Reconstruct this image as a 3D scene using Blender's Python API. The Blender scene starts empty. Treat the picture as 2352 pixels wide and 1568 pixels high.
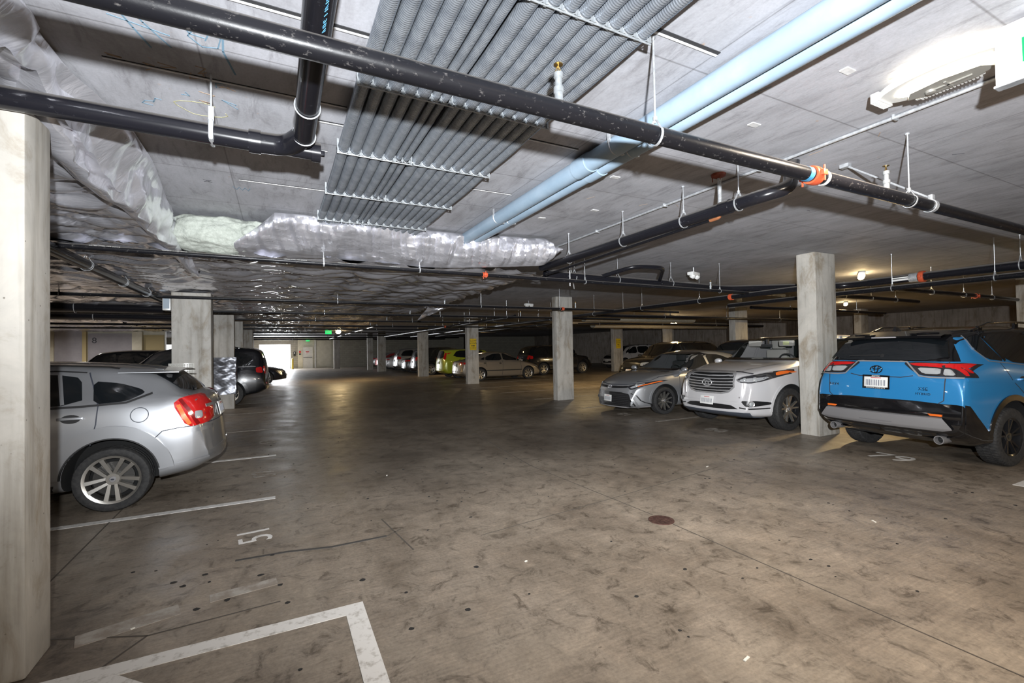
import bpy, bmesh, math, random
import numpy as np
from mathutils import Vector, Matrix, noise as mnoise
from mathutils.bvhtree import BVHTree
from mathutils.geometry import delaunay_2d_cdt
S = bpy.context.scene
COL = S.collection
PI = math.pi
# ------------------------------------------------------------------ camera
cd = bpy.data.cameras.new('camera'); cam = bpy.data.objects.new('camera', cd); COL.objects.link(cam)
cd.sensor_width = 36.0; cd.lens = 16.261; cd.clip_start = .02; cd.clip_end = 300
CR = (0.8923739, -0.4509589, -0.0174613); CU = (0.0080663, -0.0227471, 0.9997087); CF = (0.4512247, 0.8922548, 0.0166614)
cam.matrix_world = Matrix(((CR[0], CU[0], -CF[0], 0), (CR[1], CU[1], -CF[1], 0), (CR[2], CU[2], -CF[2], 1.55), (0, 0, 0, 1)))
S.camera = cam
# ------------------------------------------------------------------ world, exposure
w = bpy.data.worlds.new('world'); S.world = w; w.use_nodes = True
w.node_tree.nodes['Background'].inputs[0].default_value = (.95, .97, 1, 1)
w.node_tree.nodes['Background'].inputs[1].default_value = 3.5
S.view_settings.view_transform = 'Standard'; S.view_settings.look = 'None'
S.view_settings.exposure = 0.16; S.view_settings.gamma = 1.0; S.view_settings.use_curve_mapping = False
S.cycles.use_denoising = True
S.cycles.max_bounces = 6; S.cycles.diffuse_bounces = 4; S.cycles.glossy_bounces = 4
S.cycles.sample_clamp_indirect = 4.0; S.cycles.caustics_reflective = False; S.cycles.caustics_refractive = False
# ------------------------------------------------------------------ lights
def light(name, kind, loc, power, color, size=.1, size_y=None, direction=None, spread=None):
    d = bpy.data.lights.new(name, kind); d.energy = power; d.color = color
    if kind == 'POINT': d.shadow_soft_size = size
    if kind == 'AREA':
        d.size = size
        if size_y: d.shape = 'RECTANGLE'; d.size_y = size_y
        if spread: d.spread = spread
    o = bpy.data.objects.new(name, d); COL.objects.link(o); o.location = loc
    if direction: o.rotation_euler = Vector(direction).to_track_quat('-Z', 'Y').to_euler()
    return o
WARM = (1, .72, .36); SOFT = (1, .86, .70)
# the photographer's flash, held just above the camera (it throws the pipe shadows on the ceiling)
fl = light('camera_flash', 'SPOT', (0, -.3, 1.80), 5300, (.94, .97, 1), .03, direction=(.48, .85, .45))
fl.data.use_nodes = True; fn = fl.data.node_tree; ff = fn.nodes.new('ShaderNodeLightFalloff'); ff.inputs['Strength'].default_value = 1; ff.inputs['Smooth'].default_value = 25
fn.links.new(ff.outputs['Quadratic'], fn.nodes['Emission'].inputs['Strength'])
fl.data.spot_size = math.radians(140); fl.data.spot_blend = .85; fl.data.shadow_soft_size = .028
# daylight at the garage entrance, far behind
light('entrance_daylight', 'AREA', (-.2, 50.5, 1.3), 900, (.93, .96, 1), 2.6, 2.2, (0, -1, -.15))
LAMPS_AND_FILL = [  # ceiling lamps in view, then unseen ones added as fill: position, power
    (3.22, 1.18, 45), (11.5, 5.6, 90), (18.9, 9.8, 90), (17.9, 17.2, 110), (2.95, 26.6, 75),
    (19, -3.5, 90), (2.4, -2.6, 110), (7.5, -3.5, 90), (-5, -5, 60), (-7, 24.5, 110), (-11, 24, 60), (-9, 8, 60), (-4.5, 14.5, 70), (11.5, 28, 60), (11.3, 15.5, 45)]  # all unseen, added to brighten the floor, ceiling and storage side
for i, (lx, ly, p) in enumerate(LAMPS_AND_FILL):
    light('lamp_and_fill_glow', 'AREA', (lx, ly, 2.5 if (lx < -4 and ly > 0) or i in (3, 4) else 2.93), p * 1.35, (1, .93, .86) if lx < -4 and ly > 0 else SOFT if i in (0, 6, 7, 8) else WARM, .35, .2, (0, 0, -1))
    if i in (1, 2, 3, 4): light('lamp_and_fill_glow', 'POINT', (lx, ly, 2.55 if i in (3, 4) else 2.86), p * .12, WARM, .05)
# ------------------------------------------------------------------ materials
MATS = {}
def nodes(name):
    m = bpy.data.materials.new(name); m.use_nodes = True; nt = m.node_tree
    return m, nt, nt.nodes['Principled BSDF']
def N(nt, t, **kw):
    n = nt.nodes.new(t)
    for k, v in kw.items(): setattr(n, k, v)
    return n
def setv(n, **kw):
    for k, v in kw.items():
        k = k.replace('_', ' ')
        n.inputs[k].default_value = (*v, 1) if isinstance(v, tuple) and len(v) == 3 and n.inputs[k].type == 'RGBA' else v
def ramp(nt, fac, stops):
    r = N(nt, 'ShaderNodeValToRGB'); e = r.color_ramp.elements
    while len(e) < len(stops): e.new(.5)
    for el, (p, c) in zip(e, stops):
        el.position = p; el.color = (*c, 1) if isinstance(c, tuple) else (c, c, c, 1)
    nt.links.new(fac, r.inputs[0]); return r.outputs[0]
def mapped(nt, scale=(1, 1, 1), rot=(0, 0, 0)):
    t = N(nt, 'ShaderNodeTexCoord'); mp = N(nt, 'ShaderNodeMapping')
    mp.inputs['Scale'].default_value = scale; mp.inputs['Rotation'].default_value = rot
    nt.links.new(t.outputs['Object'], mp.inputs[0]); return mp.outputs[0]
def noise_tex(nt, vec, scale, detail=4, rough=.6, dist=0):
    n = N(nt, 'ShaderNodeTexNoise'); setv(n, Scale=scale, Detail=detail, Roughness=rough, Distortion=dist)
    nt.links.new(vec, n.inputs['Vector']); return n.outputs[0]
def mix(nt, a, b, fac, blend='MIX'):
    m = N(nt, 'ShaderNodeMix', data_type='RGBA', blend_type=blend)
    for sock, v in ((m.inputs[6], a), (m.inputs[7], b), (m.inputs[0], fac)):
        if hasattr(v, 'links'): nt.links.new(v, sock)
        elif isinstance(v, tuple): sock.default_value = (*v, 1)
        else: sock.default_value = v
    return m.outputs[2]
def bump(nt, bsdf, h, strength, dist=.01):
    b = N(nt, 'ShaderNodeBump'); setv(b, Strength=strength, Distance=dist)
    nt.links.new(h, b.inputs['Height']); nt.links.new(b.outputs[0], bsdf.inputs['Normal'])
def plain(name, color, rough=.5, metal=0., coat=0., spec=.5, emit=None, trans=0.):
    if name in MATS: return MATS[name]
    m, nt, b = nodes(name)
    setv(b, Base_Color=color, Roughness=rough, Metallic=metal)
    b.inputs['Coat Weight'].default_value = coat; b.inputs['Coat Roughness'].default_value = .04
    b.inputs['Specular IOR Level'].default_value = spec
    if emit: setv(b, Emission_Color=emit[0], Emission_Strength=emit[1])
    if trans: b.inputs['Transmission Weight'].default_value = trans
    m.diffuse_color = (*color, 1); MATS[name] = m; return m
def worn(name, color, color2, rough=.5, metal=0., scale=20, bumpy=.0, coat=0., stretch=(1, 1, 1), lo=.4, hi=.65, dust=False, spec=.5):
    if name in MATS: return MATS[name]
    m, nt, b = nodes(name); v = mapped(nt, stretch)
    n = noise_tex(nt, v, scale, 6, .65)
    cc = ramp(nt, n, [(lo, color), (hi, color2)]); rr = None
    if dust:
        g = N(nt, 'ShaderNodeNewGeometry'); sx = N(nt, 'ShaderNodeSeparateXYZ'); nt.links.new(g.outputs['Normal'], sx.inputs[0])
        up = ramp(nt, sx.outputs[2], [(.45, 0.), (.95, .85)]); cc = mix(nt, cc, (.30, .28, .26), up)
    nt.links.new(cc, b.inputs['Base Color']); b.inputs['Specular IOR Level'].default_value = spec
    setv(b, Roughness=rough, Metallic=metal); b.inputs['Coat Weight'].default_value = coat
    if bumpy: bump(nt, b, n, bumpy)
    MATS[name] = m; return m
def mat_floor():
    m, nt, b = nodes('stained_concrete_floor'); v = mapped(nt)
    big = noise_tex(nt, v, .55, 5, .62, .4); mid = noise_tex(nt, v, 2.3, 6, .7, .6); fine = noise_tex(nt, v, 45, 3, .7)
    c = ramp(nt, big, [(.3, (.18, .148, .115)), (.5, (.27, .228, .182)), (.72, (.36, .31, .252))])
    c = mix(nt, c, ramp(nt, mid, [(.30, (.62, .60, .58)), (.46, (.95, .95, .95)), (.72, (1.14, 1.12, 1.1))]), .8, 'MULTIPLY')
    c = mix(nt, c, ramp(nt, fine, [(.3, .72), (.6, 1.15)]), .6, 'MULTIPLY')
    # tyre polish streaks along the aisle and broom marks across it
    st = noise_tex(nt, mapped(nt, (2.6, .12, 1)), 1.0, 4, .6); c = mix(nt, c, ramp(nt, st, [(.36, (.62, .60, .58)), (.52, (1, 1, 1))]), .4, 'MULTIPLY')
    mo = noise_tex(nt, v, 6.5, 7, .72, .8); c = mix(nt, c, ramp(nt, mo, [(.33, (.42, .40, .38)), (.46, (.93, .93, .93)), (.60, (1.05, 1.04, 1.03)), (.72, (1.32, 1.3, 1.28))]), 1., 'MULTIPLY')
    br = noise_tex(nt, mapped(nt, (3, 60, 1), (0, 0, .5)), 1.0, 2, .5); c = mix(nt, c, ramp(nt, br, [(.35, .8), (.65, 1.12)]), .45, 'MULTIPLY')
    vo = N(nt, 'ShaderNodeTexVoronoi'); setv(vo, Scale=1.15, Randomness=1.); nt.links.new(v, vo.inputs['Vector'])
    c = mix(nt, c, ramp(nt, vo.outputs['Distance'], [(.012, (.12, .11, .10)), (.03, (1, 1, 1))]), 1, 'MULTIPLY')
    vo2 = N(nt, 'ShaderNodeTexVoronoi'); setv(vo2, Scale=3.4, Randomness=1.); nt.links.new(mapped(nt, (1, 1.9, 1)), vo2.inputs['Vector'])
    c = mix(nt, c, ramp(nt, vo2.outputs['Distance'], [(.02, (.3, .28, .26)), (.055, (1, 1, 1))]), ramp(nt, mid, [(.45, 0.), (.6, 1.)]), 'MULTIPLY')
    oil = noise_tex(nt, v, .95, 3, .5); c = mix(nt, c, ramp(nt, oil, [(.26, (.60, .57, .55)), (.42, (1, 1, 1))]), .8, 'MULTIPLY')
    # light falloff painted into the driving lane's colour, and old dirt around the pale column's foot
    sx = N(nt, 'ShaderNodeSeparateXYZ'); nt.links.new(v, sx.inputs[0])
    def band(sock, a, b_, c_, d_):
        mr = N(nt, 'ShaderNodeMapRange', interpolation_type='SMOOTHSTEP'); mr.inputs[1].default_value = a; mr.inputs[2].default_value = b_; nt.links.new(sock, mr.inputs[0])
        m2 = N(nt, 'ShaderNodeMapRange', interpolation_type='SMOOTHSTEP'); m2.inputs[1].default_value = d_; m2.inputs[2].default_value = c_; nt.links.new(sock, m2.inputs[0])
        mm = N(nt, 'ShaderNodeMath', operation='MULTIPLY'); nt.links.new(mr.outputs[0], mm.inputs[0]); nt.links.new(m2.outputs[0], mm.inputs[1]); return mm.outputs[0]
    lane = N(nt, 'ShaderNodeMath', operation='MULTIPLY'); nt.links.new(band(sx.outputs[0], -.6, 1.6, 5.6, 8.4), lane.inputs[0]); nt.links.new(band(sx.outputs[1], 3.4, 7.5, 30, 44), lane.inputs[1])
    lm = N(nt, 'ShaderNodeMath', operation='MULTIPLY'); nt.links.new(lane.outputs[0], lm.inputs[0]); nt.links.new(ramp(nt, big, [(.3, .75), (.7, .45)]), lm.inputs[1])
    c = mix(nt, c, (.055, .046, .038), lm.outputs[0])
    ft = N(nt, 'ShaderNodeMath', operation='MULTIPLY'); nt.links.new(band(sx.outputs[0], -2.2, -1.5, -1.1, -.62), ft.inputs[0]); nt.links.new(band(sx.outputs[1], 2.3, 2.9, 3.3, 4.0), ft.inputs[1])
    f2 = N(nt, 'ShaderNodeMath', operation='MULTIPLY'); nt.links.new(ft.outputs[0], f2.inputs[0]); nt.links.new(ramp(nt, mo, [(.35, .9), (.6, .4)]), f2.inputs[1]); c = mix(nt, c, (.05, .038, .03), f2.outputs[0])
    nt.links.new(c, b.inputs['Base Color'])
    nt.links.new(ramp(nt, mid, [(.3, .33), (.7, .60)]), b.inputs['Roughness'])
    bump(nt, b, fine, .25, .004); MATS['floor'] = m; return m
def mat_ceiling():
    m, nt, b = nodes('board_formed_concrete_ceiling'); v = mapped(nt)
    big = noise_tex(nt, v, .8, 5, .6); st = noise_tex(nt, mapped(nt, (11, 2.0, 1)), 1.0, 7, .75, .5); fine = noise_tex(nt, v, 60, 3, .7)
    c = ramp(nt, big, [(.3, (.33, .335, .36)), (.7, (.43, .43, .46))])
    c = mix(nt, c, ramp(nt, st, [(.36, (.62, .61, .61)), (.47, (.96, .96, .96)), (.70, (1.10, 1.10, 1.11))]), .7, 'MULTIPLY')
    c = mix(nt, c, ramp(nt, fine, [(.3, .86), (.6, 1.06)]), .6, 'MULTIPLY')
    pa = noise_tex(nt, mapped(nt, (2.6, 1.5, 1)), 1.0, 7, .72, .8); c = mix(nt, c, ramp(nt, pa, [(.34, (.74, .73, .72)), (.5, (1, 1, 1)), (.68, (1.12, 1.12, 1.12))]), .8, 'MULTIPLY')
    sp = noise_tex(nt, v, 14, 2, .5); c = mix(nt, c, (.42, .25, .12), ramp(nt, sp, [(.74, 0.), (.82, .55)]))
    # joints between the form boards
    sx = N(nt, 'ShaderNodeSeparateXYZ'); nt.links.new(v, sx.inputs[0])
    for out, off, period, wd in ((1, .02, .92, .0022), (0, .35, 2.44, .0018)):
        a = N(nt, 'ShaderNodeMath', operation='ADD'); nt.links.new(sx.outputs[out], a.inputs[0]); a.inputs[1].default_value = off
        q = N(nt, 'ShaderNodeMath', operation='PINGPONG'); nt.links.new(a.outputs[0], q.inputs[0]); q.inputs[1].default_value = period / 2
        c = mix(nt, c, ramp(nt, q.outputs[0], [(wd, (.55, .54, .53)), (wd * 3, (1, 1, 1))]), 1, 'MULTIPLY')
    nt.links.new(c, b.inputs['Base Color']); setv(b, Roughness=.72)
    bump(nt, b, st, .15, .01); MATS['ceiling'] = m; return m
def mat_column(name, c1, c2, streak=.6):
    m, nt, b = nodes(name); v = mapped(nt)
    big = noise_tex(nt, v, 1.6, 5, .6); st = noise_tex(nt, mapped(nt, (9, 9, .6)), 1.0, 5, .6); pit = N(nt, 'ShaderNodeTexVoronoi'); setv(pit, Scale=11., Randomness=1.)
    nt.links.new(v, pit.inputs['Vector'])
    c = ramp(nt, big, [(.3, c1), (.7, c2)])
    bl = noise_tex(nt, mapped(nt, (3.5, 3.5, 1.6)), 1.0, 7, .7, .6); c = mix(nt, c, ramp(nt, bl, [(.34, (.62, .54, .43)), (.48, (1, 1, 1)), (.66, (1.18, 1.17, 1.15))]), .8, 'MULTIPLY')
    c = mix(nt, c, ramp(nt, st, [(.32, (.60, .57, .52)), (.5, (1, 1, 1)), (.75, (1.12, 1.11, 1.1))]), streak, 'MULTIPLY')
    c = mix(nt, c, ramp(nt, pit.outputs['Distance'], [(.035, (.35, .33, .3)), (.06, (1, 1, 1))]), ramp(nt, big, [(.42, 0.), (.55, 1.)]), 'MULTIPLY')
    nt.links.new(c, b.inputs['Base Color']); setv(b, Roughness=.75); bump(nt, b, big, .2, .01)
    MATS[name] = m; return m
def mat_foil(name='silver_foil', metal=.72, rough=.32, bmp=.2):
    m, nt, b = nodes(name); v = mapped(nt)
    n1 = noise_tex(nt, mapped(nt, (2.2, 6.5, 3)), 1.6, 4, .55, 1.0); n2 = noise_tex(nt, v, 22, 3, .55)
    mx = N(nt, 'ShaderNodeMath', operation='MULTIPLY_ADD'); nt.links.new(n2, mx.inputs[0]); mx.inputs[1].default_value = .10; nt.links.new(n1, mx.inputs[2])
    setv(b, Base_Color=(.80, .80, .86), Metallic=metal, Roughness=rough); b.inputs['Coat Weight'].default_value = .8; b.inputs['Coat Roughness'].default_value = .14; b.inputs['Coat IOR'].default_value = 1.9; bump(nt, b, mx.outputs[0], bmp, .05)
    MATS[name] = m; return m
FLOOR = mat_floor(); CEIL = mat_ceiling(); FOIL = mat_foil(); FILM = mat_foil('stretched_silver_film', .80, .25, .22)
COLM = mat_column('pale_column_concrete', (.37, .35, .315), (.50, .475, .43), .85)
WALLM = mat_column('board_marked_wall_concrete', (.24, .21, .18), (.32, .28, .25), .9)
ZINC = worn('dull_zinc', (.30, .32, .33), (.42, .44, .46), .4, .5, 30)
STEELB = worn('black_steel_pipe', (.008, .008, .010), (.16, .15, .145), .34, .0, 60, .05, .0, (.6, 1, 1), .60, .80, True, .22)
ABS = worn('black_plastic_pipe', (.009, .009, .012), (.07, .07, .078), .24, 0, 40, 0, .2, (.6, .6, 1), .62, .9, True, .3)
GALV = worn('galvanised_steel', (.50, .52, .54), (.72, .74, .76), .34, .6, 30)
CONDM = worn('corrugated_conduit_steel', (.30, .33, .375), (.42, .455, .50), .26, .72, 12)
PVC = worn('blue_grey_plastic_conduit', (.25, .34, .43), (.31, .40, .49), .36, 0, 3)
PAINTW = worn('worn_white_floor_paint', (.72, .70, .67), (.34, .31, .27), .6, 0, 16, .1, 0, (1, 1, 1), .52, .72)
PAINTF = worn('faded_floor_paint', (.42, .39, .35), (.22, .19, .16), .6, 0, 14, .1, 0, (1, 1, 1), .38, .60)
ORANGE = plain('orange_red_coupling_paint', (.55, .09, .035), .4)
BRASS = plain('brass', (.62, .45, .2), .3, 1.)
COPPER = plain('copper', (.55, .22, .1), .4, .6)
BLACKP = plain('black_plastic', (.012, .012, .013), .4)
WHITEP = plain('white_plastic', (.75, .75, .73), .4)
INKB = plain('dark_print', (.03, .035, .05), .6); INKW = plain('white_print', (.75, .75, .72), .6)
# ------------------------------------------------------------------ helpers
def props(o, label=None, cat=None, group=None, kind=None):
    if label: o['label'] = label
    if cat: o['category'] = cat
    if group: o['group'] = group
    if kind: o['kind'] = kind
    return o
def thing(name, loc, label, cat, group=None, rz=0.):
    o = bpy.data.objects.new(name, None); COL.objects.link(o); o.location = loc; o.rotation_euler = (0, 0, rz); o.empty_display_size = .1
    return props(o, label, cat, group)
class MB:
    """collects points and faces and links them as one mesh object"""
    def __init__(s): s.v = []; s.f = []; s.mi = []
    def add(s, v, f, mi=0, M=None):
        o = len(s.v)
        if M is not None: v = [tuple(M @ Vector(p)) for p in v]
        s.v.extend([tuple(p) for p in v]); s.f.extend([tuple(i + o for i in q) for q in f]); s.mi.extend([mi] * len(f)); return s
    def box(s, c, d, mi=0, M=None, bev=0.):
        hx, hy, hz = d[0] / 2, d[1] / 2, d[2] / 2
        if bev <= 0:
            v = [(c[0] + x * hx, c[1] + y * hy, c[2] + z * hz) for z in (-1, 1) for y in (-1, 1) for x in (-1, 1)]
            return s.add(v, [(0, 2, 3, 1), (4, 5, 7, 6), (0, 1, 5, 4), (2, 6, 7, 3), (0, 4, 6, 2), (1, 3, 7, 5)], mi, M)
        bm = bmesh.new(); bmesh.ops.create_cube(bm, size=1)
        for q in bm.verts: q.co = Vector((c[0] + q.co.x * d[0], c[1] + q.co.y * d[1], c[2] + q.co.z * d[2]))
        bmesh.ops.bevel(bm, geom=bm.edges[:], offset=bev, segments=2, profile=.6, affect='EDGES')
        bm.verts.index_update(); r = s.add([q.co[:] for q in bm.verts], [[q.index for q in fc.verts] for fc in bm.faces], mi, M); bm.free(); return r
    def tube(s, pts, r, seg=12, caps=True, mi=0, closed=False, M=None):
        pts = [Vector(p) for p in pts]; n = len(pts); rs = r if isinstance(r, (list, tuple)) else [r] * n
        t0 = (pts[1] - pts[0]).normalized(); up = Vector((0, 0, 1)) if abs(t0.z) < .9 else Vector((1, 0, 0))
        a = t0.cross(up).normalized(); v = []
        for i, p in enumerate(pts):
            if closed: t = (pts[(i + 1) % n] - pts[i - 1]).normalized()
            else: t = (pts[min(i + 1, n - 1)] - pts[max(i - 1, 0)]).normalized()
            a = (a - t * a.dot(t)).normalized(); b = t.cross(a)
            v += [tuple(p + (a * math.cos(k * 2 * PI / seg) + b * math.sin(k * 2 * PI / seg)) * rs[i]) for k in range(seg)]
        f = []
        for i in range(n if closed else n - 1):
            j = (i + 1) % n
            f += [(i * seg + k, i * seg + (k + 1) % seg, j * seg + (k + 1) % seg, j * seg + k) for k in range(seg)]
        if caps and not closed: f += [tuple(range(seg))[::-1], tuple((n - 1) * seg + k for k in range(seg))]
        return s.add(v, f, mi, M)
    def lathe(s, prof, seg=24, axis='Z', mi=0, M=None, c=(0, 0, 0)):
        v = []
        for r, h in prof:
            for k in range(seg):
                a = 2 * PI * k / seg; x, y = r * math.cos(a), r * math.sin(a)
                p = (x, y, h) if axis == 'Z' else ((h, x, y) if axis == 'X' else (y, h, x))
                v.append((p[0] + c[0], p[1] + c[1], p[2] + c[2]))
        f = [(i * seg + k, i * seg + (k + 1) % seg, (i + 1) * seg + (k + 1) % seg, (i + 1) * seg + k) for i in range(len(prof) - 1) for k in range(seg)]
        return s.add(v, f, mi, M)
    def prism(s, poly, z0, z1, mi=0, M=None):
        n = len(poly); v = [(x, y, z0) for x, y in poly] + [(x, y, z1) for x, y in poly]
        return s.add(v, [tuple(range(n))[::-1], tuple(range(n, 2 * n))] + [(i, (i + 1) % n, n + (i + 1) % n, n + i) for i in range(n)], mi, M)
    def grid(s, P, mi=0, flip=False):
        nu, nv = P.shape[:2]; v = P.reshape(-1, 3).tolist()
        f = [(i * nv + j, i * nv + j + 1, (i + 1) * nv + j + 1, (i + 1) * nv + j) for i in range(nu - 1) for j in range(nv - 1)]
        if flip: f = [q[::-1] for q in f]
        return s.add(v, f, mi)
    def build(s, name, mat, parent=None, smooth=40, **kw):
        me = bpy.data.meshes.new(name); me.from_pydata(s.v, [], s.f)
        for m in (mat if isinstance(mat, (list, tuple)) else [mat]): me.materials.append(m)
        if any(s.mi): me.polygons.foreach_set('material_index', s.mi)
        me.validate()
        bm = bmesh.new(); bm.from_mesh(me); bmesh.ops.recalc_face_normals(bm, faces=bm.faces); bm.to_mesh(me); bm.free()
        if smooth:
            me.polygons.foreach_set('use_smooth', [True] * len(me.polygons)); me.set_sharp_from_angle(angle=math.radians(smooth))
        o = bpy.data.objects.new(name, me); COL.objects.link(o)
        if parent: o.parent = parent
        return props(o, **kw)
def copy_tree(o, parent=None):
    c = o.copy(); COL.objects.link(c)
    if parent: c.parent = parent
    for ch in list(o.children): copy_tree(ch, c)
    return c
def text_mesh(body, size, mat, name, parent, M, depth=.0008, align='CENTER', spacing=1., **kw):
    cu = bpy.data.curves.new(name, 'FONT'); cu.body = body; cu.size = size; cu.extrude = depth; cu.align_x = align; cu.align_y = 'CENTER'; cu.resolution_u = 3; cu.space_character = spacing
    t = bpy.data.objects.new('tmp', cu); COL.objects.link(t); dg = bpy.context.evaluated_depsgraph_get()
    me = bpy.data.meshes.new_from_object(t.evaluated_get(dg)); bpy.data.objects.remove(t); me.materials.clear(); me.materials.append(mat)
    me.transform(M); o = bpy.data.objects.new(name, me); COL.objects.link(o)
    if parent: o.parent = parent
    return props(o, **kw)
def frame(origin, ex, ey):
    ex = Vector(ex).normalized(); ey = Vector(ey).normalized(); ez = ex.cross(ey)
    return Matrix(((ex.x, ey.x, ez.x, origin[0]), (ex.y, ey.y, ez.y, origin[1]), (ex.z, ey.z, ez.z, origin[2]), (0, 0, 0, 1)))
_rng = np.random.default_rng(7)
_LAT = _rng.random((64, 64, 64))
def vnoise(p, seed=0):
    """smooth value noise, p (...,3)"""
    p = np.asarray(p, float) + seed * 17.31; i = np.floor(p).astype(int); f = p - i; f = f * f * (3 - 2 * f); i &= 63; j = (i + 1) & 63
    def L(a, b, c): return _LAT[a, b, c]
    x0, y0, z0 = i[..., 0], i[..., 1], i[..., 2]; x1, y1, z1 = j[..., 0], j[..., 1], j[..., 2]; fx, fy, fz = f[..., 0], f[..., 1], f[..., 2]
    a = L(x0, y0, z0) * (1 - fx) + L(x1, y0, z0) * fx; b = L(x0, y1, z0) * (1 - fx) + L(x1, y1, z0) * fx
    c = L(x0, y0, z1) * (1 - fx) + L(x1, y0, z1) * fx; d = L(x0, y1, z1) * (1 - fx) + L(x1, y1, z1) * fx
    return (a * (1 - fy) + b * fy) * (1 - fz) + (c * (1 - fy) + d * fy) * fz
def crumple(p, seed=0, n=7, base=3.0):
    """faceted crumple: folded plane waves"""
    r = np.random.default_rng(seed); out = 0
    for i in range(n):
        d = r.normal(size=3); d /= np.linalg.norm(d); fr = base * 1.45 ** i * (.8 + .4 * r.random())
        ph = (p @ d) * fr + r.random() * 9 + 1.3 * vnoise(p * base * .5, seed + i)
        out = out + np.abs((ph % 1) - .5) * 2 / (1.45 ** i)
    return out / 2.2 - .55
# ================================================================== setting
def slab(name, x0, x1, y0, y1, z0, z1, mat, kind='structure', parent=None):
    m = MB(); m.box(((x0 + x1) / 2, (y0 + y1) / 2, (z0 + z1) / 2), (x1 - x0, y1 - y0, z1 - z0)); return m.build(name, mat, parent, 0, kind=kind)
CZ = 3.1
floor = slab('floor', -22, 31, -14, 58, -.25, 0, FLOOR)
ceiling = slab('ceiling', -22, 31, -14, 51.3, CZ, CZ + .3, CEIL)
slab('wall_left', -22.3, -22, -14, 51.3, 0, CZ, WALLM)
slab("wall_right", 29, 29.3, -14, 51.3, 0, CZ, WALLM)
slab('wall_back', -22, 29, -14.3, -14, 0, CZ, WALLM)
BLOCKM, nt, b = nodes('grey_block_wall')
br = N(nt, 'ShaderNodeTexBrick'); setv(br, Scale=1., Color1=(.36, .34, .28), Color2=(.30, .285, .24), Mortar=(.2, .19, .16)); br.inputs['Mortar Size'].default_value = .008
br.inputs['Brick Width'].default_value = .4; br.inputs['Row Height'].default_value = .2
vv = mapped(nt, (1, 1, 1), (PI / 2, 0, 0)); nt.links.new(vv, br.inputs['Vector']); nt.links.new(br.outputs[0], b.inputs['Base Color']); setv(b, Roughness=.8)
CREAM = worn('cream_wall_paint', (.56, .53, .42), (.64, .61, .5), .6, 0, 3); GREYP = worn('grey_storage_wall_paint', (.27, .26, .29), (.31, .30, .33), .6, 0, 3)
OCHRE = plain('ochre_wall_paint', (.42, .34, .17), .6); DOORW = worn('off_white_door_paint', (.66, .65, .6), (.72, .71, .66), .45, 0, 6)
# entrance wall at the far end of the aisle: opening, piers, door, cream panel, block wall
fw_ = MB()
def fwbox(x0, x1, z0, z1): fw_.box(((x0 + x1) / 2, 51.15, (z0 + z1) / 2), (x1 - x0, .3, z1 - z0))
fwbox(-22, -9.6, 0, CZ); fwbox(-8.3, -1.65, 0, CZ); fwbox(-9.6, -8.3, 2.5, CZ); fwbox(-1.65, 1.09, 2.42, CZ); fwbox(1.09, 1.75, 0, CZ); fwbox(5.75, 29, 0, CZ)
fw_.build('wall_far', BLOCKM, None, 0, kind='structure')
slab('wall_far_cream', 1.75, 5.75, 51, 51.3, 0, CZ, CREAM)
d = slab('door_1', 2.2, 3.1, 50.95, 51, 0, 2.12, DOORW)
mb = MB(); [mb.box((x, 50.93, 1.06), (.06, .05, 2.12)) for x in (2.17, 3.13)]; mb.box((2.65, 50.93, 2.15), (1.02, .05, .06)); mb.build('door_frame', CREAM, d, 0)
mb = MB(); mb.box((2.66, 50.92, 1.08), (.82, .05, .05)); mb.build('push_bar', plain('dark_metal', (.1, .1, .1), .4, 1), d, 0)
mb = MB(); mb.box((2.62, 50.935, 1.62), (.42, .02, .3)); sg = mb.build('door_notice', WHITEP, d, 0)
RED = plain('red_print', (.6, .02, .02), .5)
mb = MB(); mb.box((2.62, 50.92, 1.66), (.32, .012, .09)); mb.box((2.62, 50.92, 1.54), (.2, .012, .03)); mb.build('notice_lettering', RED, sg, 0)
slab('trim_1', 3.5, 4.9, 50.94, 51, .12, 2.78, CREAM)
slab('trim_2', 3.28, 3.42, 50.9, 51, 0, 2.9, DOORW)
# side wall of the storage rooms behind the parked cars
slab('wall_storage', -22, -4.95, 28, 28.25, 0, 2.9, CREAM)
slab('door_2', -7.85, -6.2, 27.93, 28, 0, 2.62, GREYP)
slab('trim_3', -6.19, -5.81, 27.7, 28, 0, 2.7, CREAM); slab('trim_4', -5.8, -5.0, 27.95, 28, 0, 2.55, OCHRE)
slab('trim_5', -8.02, -7.88, 27.8, 28, 0, 2.7, OCHRE); slab('trim_6', -9.0, -8.05, 27.9, 28, 0, 2.75, GREYP)
text_mesh('8', .38, INKB, 'door_number', bpy.data.objects['door_2'], frame((-7.62, 27.925, 2.28), (1, 0, 0), (0, 0, 1)), .003)
vt = thing('ventilation_box', (-9.5, 27.75, 2.05), 'beige ventilation box mounted high on the storage room wall', 'ventilation box')
mb = MB(); mb.box((0, 0, .33), (.62, .5, .66), bev=.02); mb.build('housing', plain('beige_steel', (.46, .42, .33), .5), vt, 30)
mb = MB(); [mb.box((0, -.26, .12 + .1 * k), (.5, .02, .05)) for k in range(5)]; mb.build('vent_grille', BLACKP, vt, 0)
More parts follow.
